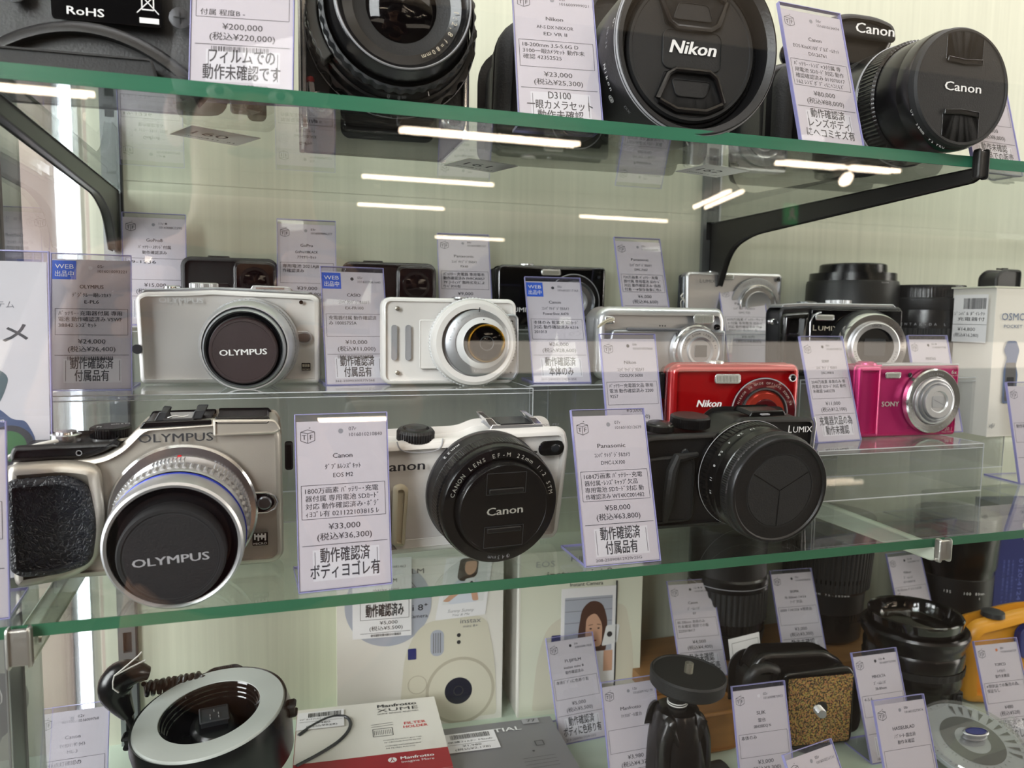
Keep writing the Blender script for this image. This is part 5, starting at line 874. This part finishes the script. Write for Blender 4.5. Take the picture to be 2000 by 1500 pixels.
# flat boxes
t=thing('filter_box','flat white and red filter holder box lying at the bottom','box',.0620,.5200,-.3030,-4)
part('carton',MB().box(-52,52,-46,50,-22,0),'box_white',t,smooth=0)
def T(): b=MB(); b.m=Matrix.Translation((0,0,.25))@Matrix.Rotation(-PI/2,4,'X'); return b   # print lying on the lid
def T(): b=MB(); b.m=Matrix(((1,0,0,0),(0,0,1,0),(0,1,0,.25),(0,0,0,1))); return b
b=T(); b.rect(-52,52,-46,-22,0); part('red_band',b,'box_red',t,smooth=0); part('red_side',MB().box(-52.3,-52,-46,50,-22,.1).box(-52,52,-46.3,-46,-22,.1),'box_red',t,smooth=0)
b=T(); b.text('Manfrotto',22,43,4.4,.0,w=30,bold=.06); b.text('XUME',22,36.5,4.6,0,w=31,bold=-.005); b.text('QUICK RELEASE ADAPTERS',22,31.5,1.5,0,w=31,bold=.03); b.text('CHANGE INSTANTLY ANY TYPE',22,-5,1.3,0,w=27); b.text('OF CIRCULAR PHOTO FILTER',22,-8,1.3,0,w=26); b.text('CHANGEZ INSTANTANEMENT',22,-12.5,1.3,0,w=25); b.text('DE FILTRES PHOTOS',20,-15.5,1.3,0,w=20); b.frame(2,16,1,11,.5,0); [b.line((3+i*1.3,3),(3+i*1.3,9),.3,0) for i in range(10)]; b.line((1,17),(17,18),.4,0); b.line((1,14),(17,15),.4,0); part('lettering',b,'ink',t,smooth=0)
b=T(); b.text('FILTER',33,15,3.4,0,w=16,bold=.03); b.text('HOLDER',33,10,3.4,0,w=18,bold=.03); part('lettering',b,'red_print',t,smooth=0)
b=T(); b.v=[]; b.m=b.m@Matrix.Translation((0,0,0)); b.text('Manfrotto',30,-29,3.2,.1,w=23,bold=.06); b.text('Imagine More',30,-33.5,2.4,.1,w=22); b.disc(13,-30,3,.1,20); part('lettering',b,'white_print',t,smooth=0); b=T(); b.text('人',13,-30,4,.2,w=3.4,bold=.02); part('emblem',b,'box_red',t,smooth=0)
pts=[]; 
for i in range(29): a=R(-35+i*6.5); pts.append((-24+0*a+26*math.cos(a+.4)*.8-10,2+34*math.sin(a+.15)-4+i*.0,.5))
part('ring_picture',MB().tube(sm([(-50,-24,.3),(-34,-12,.3),(-20,2,.3),(-13,18,.3),(-14,30,.3),(-20,35,.3),(-30,34,.3),(-42,24,.3),(-50,14,.3)]),1.3,6),'charcoal',t)
st=part('price_sticker',MB().box(-52,-18,20,44,.5,.8),'paper_white',t,smooth=0); b=T(); b.v=[]; barcode(b,-44,-20,36,42,.7,12); b.text('ﾏｸﾞﾈｯﾄﾌｨﾙﾀｰﾎﾙﾀﾞｰ Manf',-34,33.5,1.7,.7,w=32); b.line((-50,30),(-19,30),.3,.7); b.text('¥480',-33,27.5,2.2,.7,w=10); b.text('(税込¥528)',-34,23.5,2.2,.7,w=22); part('sticker_print',b,'ink',st,smooth=0)
t=thing('filter_box','flat grey box with clear wrap beside the white and red box','box',.1550,.4920,-.3150,-3)
part('carton',MB().box(-48,46,-46,44,-18,0),'box_grey',t,smooth=0); part('wrap_fold',MB().box(-48.4,46.4,-46.4,-45.9,-18,.2),'acrylic_line',t,smooth=0)
b=T(); b.text('ESSENTIAL',-6,32,5,.5,w=50,bold=.03); part('lettering',b,'white_print',t,smooth=0); b=T(); b.rect(22,35,36,43,.6); part('size_sticker',b,'grey_print',t,smooth=0); b=T(); b.text('77',29,39.5,3.4,.8,w=7); part('size_print',b,'ink',t,smooth=0)
b=T(); b.disc(20,0,1,.5,8); b.frame(24,30,6,12,.6,.5); [b.line((10,y),(34,y+.6),.3,.5) for y in (-8,-12,-16,-20)]; part('small_print',b,'charcoal',t,smooth=0)
st=part('price_sticker',MB().box(-44,-2,10,34,.7,1.0),'paper_white',t,smooth=0); b=T(); barcode(b,-36,-6,26,32,.95,14); b.text('保護ﾌｨﾙﾀｰ Manfr',-22,22.5,1.8,.95,w=34); b.line((-42,19),(-4,19),.3,.95); b.text('¥1,980',-22,16.6,2.2,.95,w=14); b.text('(税込¥2,178)',-22,12.6,2.2,.95,w=26); part('sticker_print',b,'ink',st,smooth=0)
# wooden board and block
t=thing('wooden_board','long brown wooden board under the upright lenses at the bottom right','board',.4800,.5700,WB,0)
part('board',MB().box(-190,205,-45,44,-10,0),'wood',t,smooth=0); part('batten',MB().box(-180,200,-43,-25,-33,-10).box(-180,200,20,40,-33,-10),'wood_light',t,smooth=0)
t=thing('wooden_block','round-cornered light wooden block behind the small ball head','board',.3050,.5020,B,0)
b=MB(); b.slab(rr(84,42,14,0,0),0,32.5,2); b.v=[(p[0],p[2],p[1]) for p in b.v]; part('block',b,'wood_light',t)
# upright lenses
t=thing('camera_lens','leftmost dark upright lens on the wooden board','lens',.3900,.5790,WB,0)
up(t,'mount','black',[(0,26),(3,30),(20,33),(24,33.6)]); up(t,'barrel','black_smooth',[(24,32.4),(30,33,1),(34,33,1)],60,.2); up(t,'zoom_ring','black_rubber',[(34,34,1),(62,34.4,1)],46,.9); up(t,'barrel','black_smooth',[(62,35),(72,35.2),(74,34)]); part('silver_line',MB().lathe([(66,35.3),(66.8,35.4)],0,0,72,axis='z',close=False),'grey_print',t)
up(t,'hood','black',[(73,33.4),(90,33),(110,34.4),(116,34.4),(116,0)])
t=thing('camera_lens','ribbed dark upright lens in the middle of the wooden board','lens',.5010,.5830,WB,0)
up(t,'mount','black_smooth',[(0,29),(4,33),(22,34)]); up(t,'aperture_ring','black_smooth',[(22,33.6),(26,34,1),(30,34,1)],60,.3); up(t,'barrel','black',[(30,34.4),(48,35),(52,38)]); up(t,'zoom_ring','black_rubber',[(52,38,1),(96,41,1)],60,.8); up(t,'hood','black_smooth',[(60,38.6),(64,38.9)]); up(t,'front_ring','black_smooth',[(96,41.2),(112,41.6),(118,41),(118,0)])
b=MB()
for i,ch in enumerate('ZOOM 70-300mm'):
    a=R(-150+i*4.2); 
    if ch!=' ': b.m=Matrix.Rotation(a+PI/2,4,'Z')@Matrix.Translation((0,-38.6,50.5)); b.text(ch,0,0,1.8,0)
part('lettering',b,'white_print',t,smooth=0)
t=thing('camera_lens','rightmost upright lens on the board, marked 135 100 80 mm','lens',.6480,.5730,WB,0)
up(t,'mount','black_smooth',[(0,28),(3,32),(20,33)]); up(t,'zoom_ring','black',[(20,34),(52,34.6),(53,33.6)]); up(t,'barrel','black_smooth',[(52,34),(60,34.4)]); up(t,'hood','black_smooth',[(60,36),(63,36.6),(104,38),(112,37.6),(112,0)])
b=MB()
for s_,a0 in (('135',-150),('100',-122),('80mm',-104)):
    for i,ch in enumerate(s_): b.m=Matrix.Rotation(R(a0+i*4.2)+PI/2,4,'Z')@Matrix.Translation((0,-34.9,40)); b.text(ch,0,0,2.6,0)
b.m=Matrix.Rotation(R(-98)+PI/2,4,'Z')@Matrix.Translation((0,-34.9,34)); b.line((0,0),(0,2.4),.5,0)
part('scale_numbers',b,'white_print',t,smooth=0)
t=thing('camera_lens','wide black lens with open glass standing on the bottom shelf','lens',.5150,.4900,B,-6)
up(t,'mount','silver_satin',[(0,28),(8,28.4),(9,30)]); up(t,'barrel','black_smooth',[(8,30),(30,33),(34,36)]); up(t,'zoom_ring','black_smooth',[(33,37),(36,38),(60,39),(62,38)]); part('ring_ribs',MB().lathe([(44,38.9,1),(50,39.1,1)],0,0,72,36,.4,axis='z',close=False),'black_rubber',t)
up(t,'front_barrel','black_smooth',[(60,37.6),(66,38.4),(70,41),(76,42),(78,41),(78,38),(74,35)]); up(t,'hood_rim','black_gloss',[(74,35),(84,36.6),(88,36.8),(89,36),(88,34.6),(80,33.4),(76,31)])
part('front_glass',MB().lathe([(76,31.4),(78.5,26),(80.5,16),(81,0)],0,0,72,axis='z'),'lens_glass',t); part('focus_switch',MB().slab(rr(9,18,2,24,20),-27,-22,1.5),'black_matte',t); part('red_mark',MB().lathe([(0,1.6),(1,1.4),(1,0)],0,0,14).turn(loc=(22,-19,6)),'red_dot',t); part('switch_button',MB().slab(rr(4,5,1,24,24),-28.2,-26,.8),'charcoal',t)
# ball heads
t=thing('ball_head','small black ball head with round disc top and threaded screw','tripod head',.2679,.4520,B,0)
part('base',MB().lathe([(0,22),(10,24),(14,24),(40,20),(54,17.5),(60,15),(62,9)],0,0,56,axis='z'),'black_smooth',t)
part('housing',MB().slab(rp([(-22,6),(21,6),(20,44),(14,60),(8,63),(2,46),(-4,46),(-10,63),(-16,60),(-22,44)],[4,4,12,6,3,6,6,3,6,12]),-18,16,7,4),'black_smooth',t)
part('neck',MB().lathe([(54,7),(62,6.6),(67,6.4),(72,8),(74,12)],0,0,32,axis='z'),'black',t); part('cord_ring',MB().tube([(6.9*math.cos(k*PI/12),6.9*math.sin(k*PI/12),63.6) for k in range(24)],.4,6,True).tube([(6.9*math.cos(k*PI/12),6.9*math.sin(k*PI/12),65.2) for k in range(24)],.4,6,True),'string',t)
b=MB().turn(rx=2,ry=4); b.lathe([(73,14),(76,24),(78,26),(86,26.6),(87.4,25.6),(87.4,24.6),(86.6,24),(86.6,0)],0,0,72,axis='z'); part('disc',b,'black_matte',t)
b=MB().turn(rx=2,ry=4); prf=[(86.4,3)]
for i in range(9): prf+=[(87+i*.8,3.1),(87.4+i*.8,2.6)]
b.lathe(prf+[(94.6,0)],0,0,24,axis='z'); part('thread_screw',b,'screw_steel',t)
part('locking_knob',MB().lathe([(16,6),(22,6),(22,12),(40,12.6),(42,11),(42,0)],0,0,40,22,.6,axis='x').turn(loc=(0,0,28)),'black_matte',t); part('red_button',MB().lathe([(-20.4,0),(-20,3),(-18,4)],0,14,24),'red_dot',t)
t=thing('tripod_handle','thick black padded bar crossing the bottom edge of the picture','tripod handle',.2750,.3900,-.3180,4)
part('grip',MB().lathe([(-75,9),(-72,12.5),(40,15),(52,13),(56,8),(56,0)],0,0,40,axis='x'),'black_rubber',t); part('collar',MB().lathe([(-40,14.2),(-36,14.6),(-34,14)],0,0,40,axis='x',close=False),'black_smooth',t)
t=thing('ball_head','black tripod head with square cork plate turned to the front','tripod head',.3990,.4780,B,-6)
part('plate',MB().slab(rp([(-32,6),(26,6),(28,10),(28,62),(23,68),(-32,66)],[4,4,3,4,4,4]),-19,-3,1.6),'black_smooth',t)
part('cork_pad',MB().slab(rp([(-27,9),(24.5,9),(25.5,62),(-29,62)],1.5),-20.4,-18.6,.4),'cork',t,label='speckled cork pad')
part('screw_socket',MB().lathe([(-20.8,5.4),(-20.2,5.6)],-1,37,28),'slot_dark',t)
b=MB().turn(rx=0,rz=-8,loc=(-1,0,37)); prf=[(-20,3.6)]
for i in range(7): prf+=[(-21-i*1.1,3.6),(-21.6-i*1.1,3.1)]
b.lathe(prf[::-1] and [(-29.2,0),(-29,3)]+prf[::-1],0,0,24); part('thread_screw',b,'silver',t)
part('clamp_body',MB().slab(rp([(-58,18),(-30,14),(-28,66),(-40,72),(-52,70),(-60,60)],[6,4,4,6,8,8]),-12,22,6,4),'black',t); part('clamp_top',MB().slab(rp([(-56,60),(22,58),(26,66),(10,76),(-46,78)],[6,4,4,8,8]),-8,14,4,4),'black_smooth',t)
part('ball',MB().lathe([(-18,.1),(-16,9),(-11,14.5),(-4,17.6),(4,17.6),(11,14.5),(16,8),(18,.1)],0,0,40,axis='z').turn(loc=(-38,6,72)),'black_gloss',t)
b=MB(); o=rp([(28,2),(44,6),(47,18),(43,42),(32,60),(28,56)],[3,4,6,6,4,3]); b.slab(o,-6,4,2.5); part('lever',b,'black_smooth',t); part('pivot',MB().lathe([(-8,4.6),(-4,5)],36,48,24),'black_matte',t)
part('stem',MB().lathe([(0,20),(3,22),(6,12),(20,8.5),(36,8)],0,0,40,axis='z').turn(loc=(-8,6,0)),'charcoal',t); part('stem_rib',MB().slab(rp([(-12,0),(-2,0),(-4,26),(-11,26)],1),-8,6,2),'charcoal',t)
# orange toy camera
t=thing('toy_camera','orange rounded toy camera with blue panel at the right edge','camera',.6150,.4800,B,-8)
part('body',MB().slab(rp([(-45,3),(-30,0),(70,0),(70,84),(10,84),(-20,78),(-43,74),(-50,55)],[10,8,4,4,26,20,10,20],6),-6,22,9,5),'toy_orange',t); part('panel',MB().slab(rp([(2,42),(14,40),(70,38),(70,74),(12,73),(0,66)],[6,6,2,2,5,6]),-7.4,0,1),'toy_blue',t); part('viewfinder',MB().slab(rr(16,12,2,30,62),-8.4,-6,.8),'dark_glass',t)
knob(t,'shutter_button','charcoal',-18,4,77,[(0,9.4),(4,9),(5,7),(5.2,0)]); part('red_button',MB().slab(rr(7,12,3,-24,17),-7.8,-5,1.2),'red_dot',t)
# blue card box
t=thing('cardboard_box','dark blue box with pale printed phone number behind the toy camera','box',.7000,.5700,B,-10)
part('carton',MB().box(-4,90,-4,30,0,150),'navy',t,smooth=0)
def V(): b=MB(); b.m=Matrix.Translation((0,-4.3,0)); return b
b=V(); b.text('0120-4124',24,72,4.6,0,w=44,rot=-PI/2,bold=.02); [b.text(s_,x,70,1.8,0,w=46,rot=-PI/2) for s_,x in (('お客様相談窓口 受付時間',32),('月曜日から金曜日まで 9時から',15),('携帯電話 公衆電話からも',10),('修理のご相談はこちら',5))]; b.text('※',20,72,2.5,0); part('print',b,'navy_print',t,smooth=0)
b=V(); b.text('chip',30,122,9,0,w=22,rot=-1.2,bold=.02); part('lettering',b,'white_print',t,smooth=0)
# exposure disc
t=thing('exposure_disc','round clear exposure disc with printed dial and oval blue centre','light meter',.4930,.4100,B,0)
def Q(): return MB().turn(rx=18,rz=-14,loc=(0,0,22))
b=Q(); b.lathe([(-6,33),(-3,35.6),(0,36),(.8,35.4)],0,0,72,axis='z'); part('dial_base',b,'grey_disc',t)
b=Q(); b.lathe([(.8,36),(1.2,36.4),(3.4,36.2),(4.4,35.2),(4.4,0)],0,0,72,axis='z',close=False); part('clear_cover',b,'plastic_cover',t)
b=Q(); b.m=b.m@Matrix.Rotation(-PI/2,4,'X')@Matrix.Translation((0,0,0)); b.v=[]; b.m=Matrix.Translation((0,0,22))@Matrix.Rotation(R(-14),4,'Z')@Matrix.Rotation(R(18),4,'X')@Matrix(((1,0,0,0),(0,0,1,0),(0,1,0,1.2),(0,0,0,1)))
MD=b.m.copy(); b.ringflat(0,0,12,22,0,48); part('dark_dial',b,'charcoal',t,smooth=0)
b=MB(); b.m=MD.copy(); 
for i in range(10):
    a=R(i*13-30); b.poly([(23*math.cos(a),23*math.sin(a)),(32*math.cos(a-.05),32*math.sin(a-.05)),(32*math.cos(a+.05),32*math.sin(a+.05))],.2)
b.arctext('EV ISO 3 4 5 6 7 8 9 10 11 12 13 14 15 16 17',0,0,33.4,1.5,.2,mid=90,step=6); b.arctext('2 2.8 4 5.6 8 11 16 22 32',0,0,24.5,1.6,.2,mid=260,step=6); part('scale_print',b,'ink',t,smooth=0)
b=MB(); b.m=MD.copy(); b.slab(rp([(10*math.cos(2*PI*i/24),4.6*math.sin(2*PI*i/24)) for i in range(24)],0),3,9,1); part('centre_rim',b,'silver_satin',t); b=MB(); b.m=MD.copy(); b.slab(rp([(8*math.cos(2*PI*i/24),3.2*math.sin(2*PI*i/24)) for i in range(24)],0),8.6,9.6,.4); part('centre_window',b,'navy',t)
t=thing('clear_block','small clear plastic case at the bottom right corner','case',.5500,.4020,B,20)
part('case',MB().slab(rp([(-16,0),(24,0),(18,22),(-8,26)],[1,1,2,2]),0,24,1),'acrylic_box',t,smooth=0); part('rim',MB().tube([(-8,0,26),(18,0,22),(24,0,1),(-16,0,1)],.6,6,True),'acrylic_line',t)
t=thing('paper_slip','white paper slip leaning behind the cork-topped tripod head','paper slip',.3560,.5050,B,10)
part('slip',MB().turn(rx=-12).box(0,34,0,.4,0,72),'paper_white',t,smooth=0); b=MB().turn(rx=-12); b.frame(3,40-8,8,68,.3,-.1); b.text('ご案内',16,60,2.6,-.1); part('print',b,'ink',t,smooth=0)
# ================================================================ the person holding the camera phone, seen only mirrored in the panes
def skin(name,verts,edges,rad,m,parent,sub=2):
    me=bpy.data.meshes.new(name); me.from_pydata(verts,edges,[]); o=bpy.data.objects.new(name,me); C.objects.link(o)
    sk=o.modifiers.new('skin','SKIN'); me.skin_vertices[0].data[0].use_root=True
    for v,r_ in zip(me.skin_vertices[0].data,rad): v.radius=r_ if isinstance(r_,tuple) else (r_,r_)
    ss=o.modifiers.new('sub','SUBSURF'); ss.levels=sub; ss.render_levels=sub
    dg=bpy.context.evaluated_depsgraph_get(); ev=o.evaluated_get(dg); nm=bpy.data.meshes.new_from_object(ev); nm.name=name; nm.shade_smooth()
    bpy.data.objects.remove(o); q=bpy.data.objects.new(name,nm); nm.materials.clear(); nm.materials.append(MATS[m]); C.objects.link(q); q.parent=parent; return q
mat('jacket','3a0a0e',.8); mat('trousers','1c1d22',.8); mat('skin_tone','b98a6c',.55); mat('dark_hair','17120f',.6); mat('shoe','2a2624',.5); mat('eye_white','d8d4cc',.3)
pers=thing('person','person in a dark red jacket holding a phone, mirrored faintly in the glass','person',-.02,-.40,-1.30)
PV,CH,NK=.88,1.16,1.33
V=[(0,0,PV),(0,.01,1.02),(0,0,CH),(0,0,1.27),(0,.01,NK),(0,.03,1.42),(0,.03,1.50)]
Ed=[(i,i+1) for i in range(6)]; Rd=[(.15,.11),(.135,.10),(.15,.11),(.12,.08),(.055,.055),(.075,.085),(.07,.085)]
def chain(root,pts,rs):
    k=root
    for p,r_ in zip(pts,rs): V.append(p); Rd.append(r_); Ed.append((k,len(V)-1)); k=len(V)-1
    return k
AP={}
for s_,hx,hz in ((-1,-.10,1.25),(1,.075,1.245)):
    w_=chain(3,[(s_*.17,0,1.26),(s_*.225,.09,1.05),(hx+s_*.03,.315,hz-.07)],[.055,.045,.028]); AP[s_]=((s_*.17,0,1.26),(s_*.225,.09,1.05),(hx+s_*.03,.315,hz-.07))
    pl=chain(w_,[(hx+s_*.012,.355,hz-.02)],[.028])
    for j,(dz,ln) in enumerate(((.030,.070),(.012,.078),(-.006,.072),(-.024,.058))):
        chain(pl,[(hx,.372,hz+dz),(hx-s_*.004-s_*ln*.3,.392,hz+dz+.004),(hx-s_*ln*.72,.387,hz+dz+.006)],[.0095,.0085,.0075])
    chain(pl,[(hx-s_*.012,.352,hz-.028),(hx-s_*.036,.365,hz-.022)],[.011,.009])
    chain(0,[(s_*.10,0,.80),(s_*.11,.01,.46),(s_*.115,-.01,.09),(s_*.12,.10,.035)],[.085,.058,.04,.035])
skin('body',V,Ed,Rd,'skin_tone',pers)
jv=[(0,0,.86),(0,.01,1.02),(0,0,1.16),(0,0,1.275),(0,.01,1.315)]; je=[(0,1),(1,2),(2,3),(3,4)]; jr=[(.18,.14),(.165,.13),(.18,.14),(.145,.105),(.075,.07)]
for s_ in (-1,1):
    a,b_,c_=AP[s_]; k=3
    c2=tuple(b_[i]+(c_[i]-b_[i])*.9 for i in range(3))
    for p,r_ in ((a,.075),(b_,.06),(c2,.042)): jv.append(p); jr.append(r_); je.append((k,len(jv)-1)); k=len(jv)-1
skin('jacket',jv,je,jr,'jacket',pers)
tv=[(0,0,.90)]; te=[]; tr=[(.165,.125)]
for s_ in (-1,1):
    k=0
    for p,r_ in (((s_*.10,0,.78),.10),((s_*.11,.01,.46),.075),((s_*.115,0,.10),.06)): tv.append(p); tr.append(r_); te.append((k,len(tv)-1)); k=len(tv)-1
skin('trousers',tv,te,tr,'trousers',pers)
def ell(name,m,x,y,z,a,b_,c_,n=20):
    b=MB(); b.lathe([(c_*1000*math.sin(t_),max(.01,1000*math.cos(t_))) for t_ in [(-90+180*i/12)*PI/180 for i in range(13)]],0,0,n,axis='z')
    b.v=[((p[0]/1000*a+x)*1000,(p[1]/1000*b_+y)*1000,p[2]+z*1000) for p in b.v]; return part(name,b,m,pers)
ell('hair','dark_hair',0,.005,1.515,.088,.100,.082); ell('hair','dark_hair',0,-.03,1.47,.082,.07,.09)
for s_ in (-1,1): ell('eye','eye_white',s_*.030,.106,1.468,.013,.010,.007); ell('pupil','dark_hair',s_*.030,.114,1.468,.005,.004,.005); ell('ear','skin_tone',s_*.082,.02,1.455,.012,.018,.03); ell('shoe','shoe',s_*.12,.06,.04,.05,.13,.045)
ell('nose','skin_tone',0,.120,1.440,.012,.018,.022); ell('mouth','jacket',0,.112,1.408,.024,.008,.006)
pers.scale=(1.05,1.0,1.045)
t=thing('smartphone','dark phone held up in front of the glass case','phone',-.0590,-.0095,-.0640)
part('body',MB().slab(rr(150,74,9,0,37),-3.5,4,2),'black_gloss',t); part('lens_bump',MB().lathe([(3.8,7),(4.6,6.8),(4.8,0)],62,64,28),'black_smooth',t)
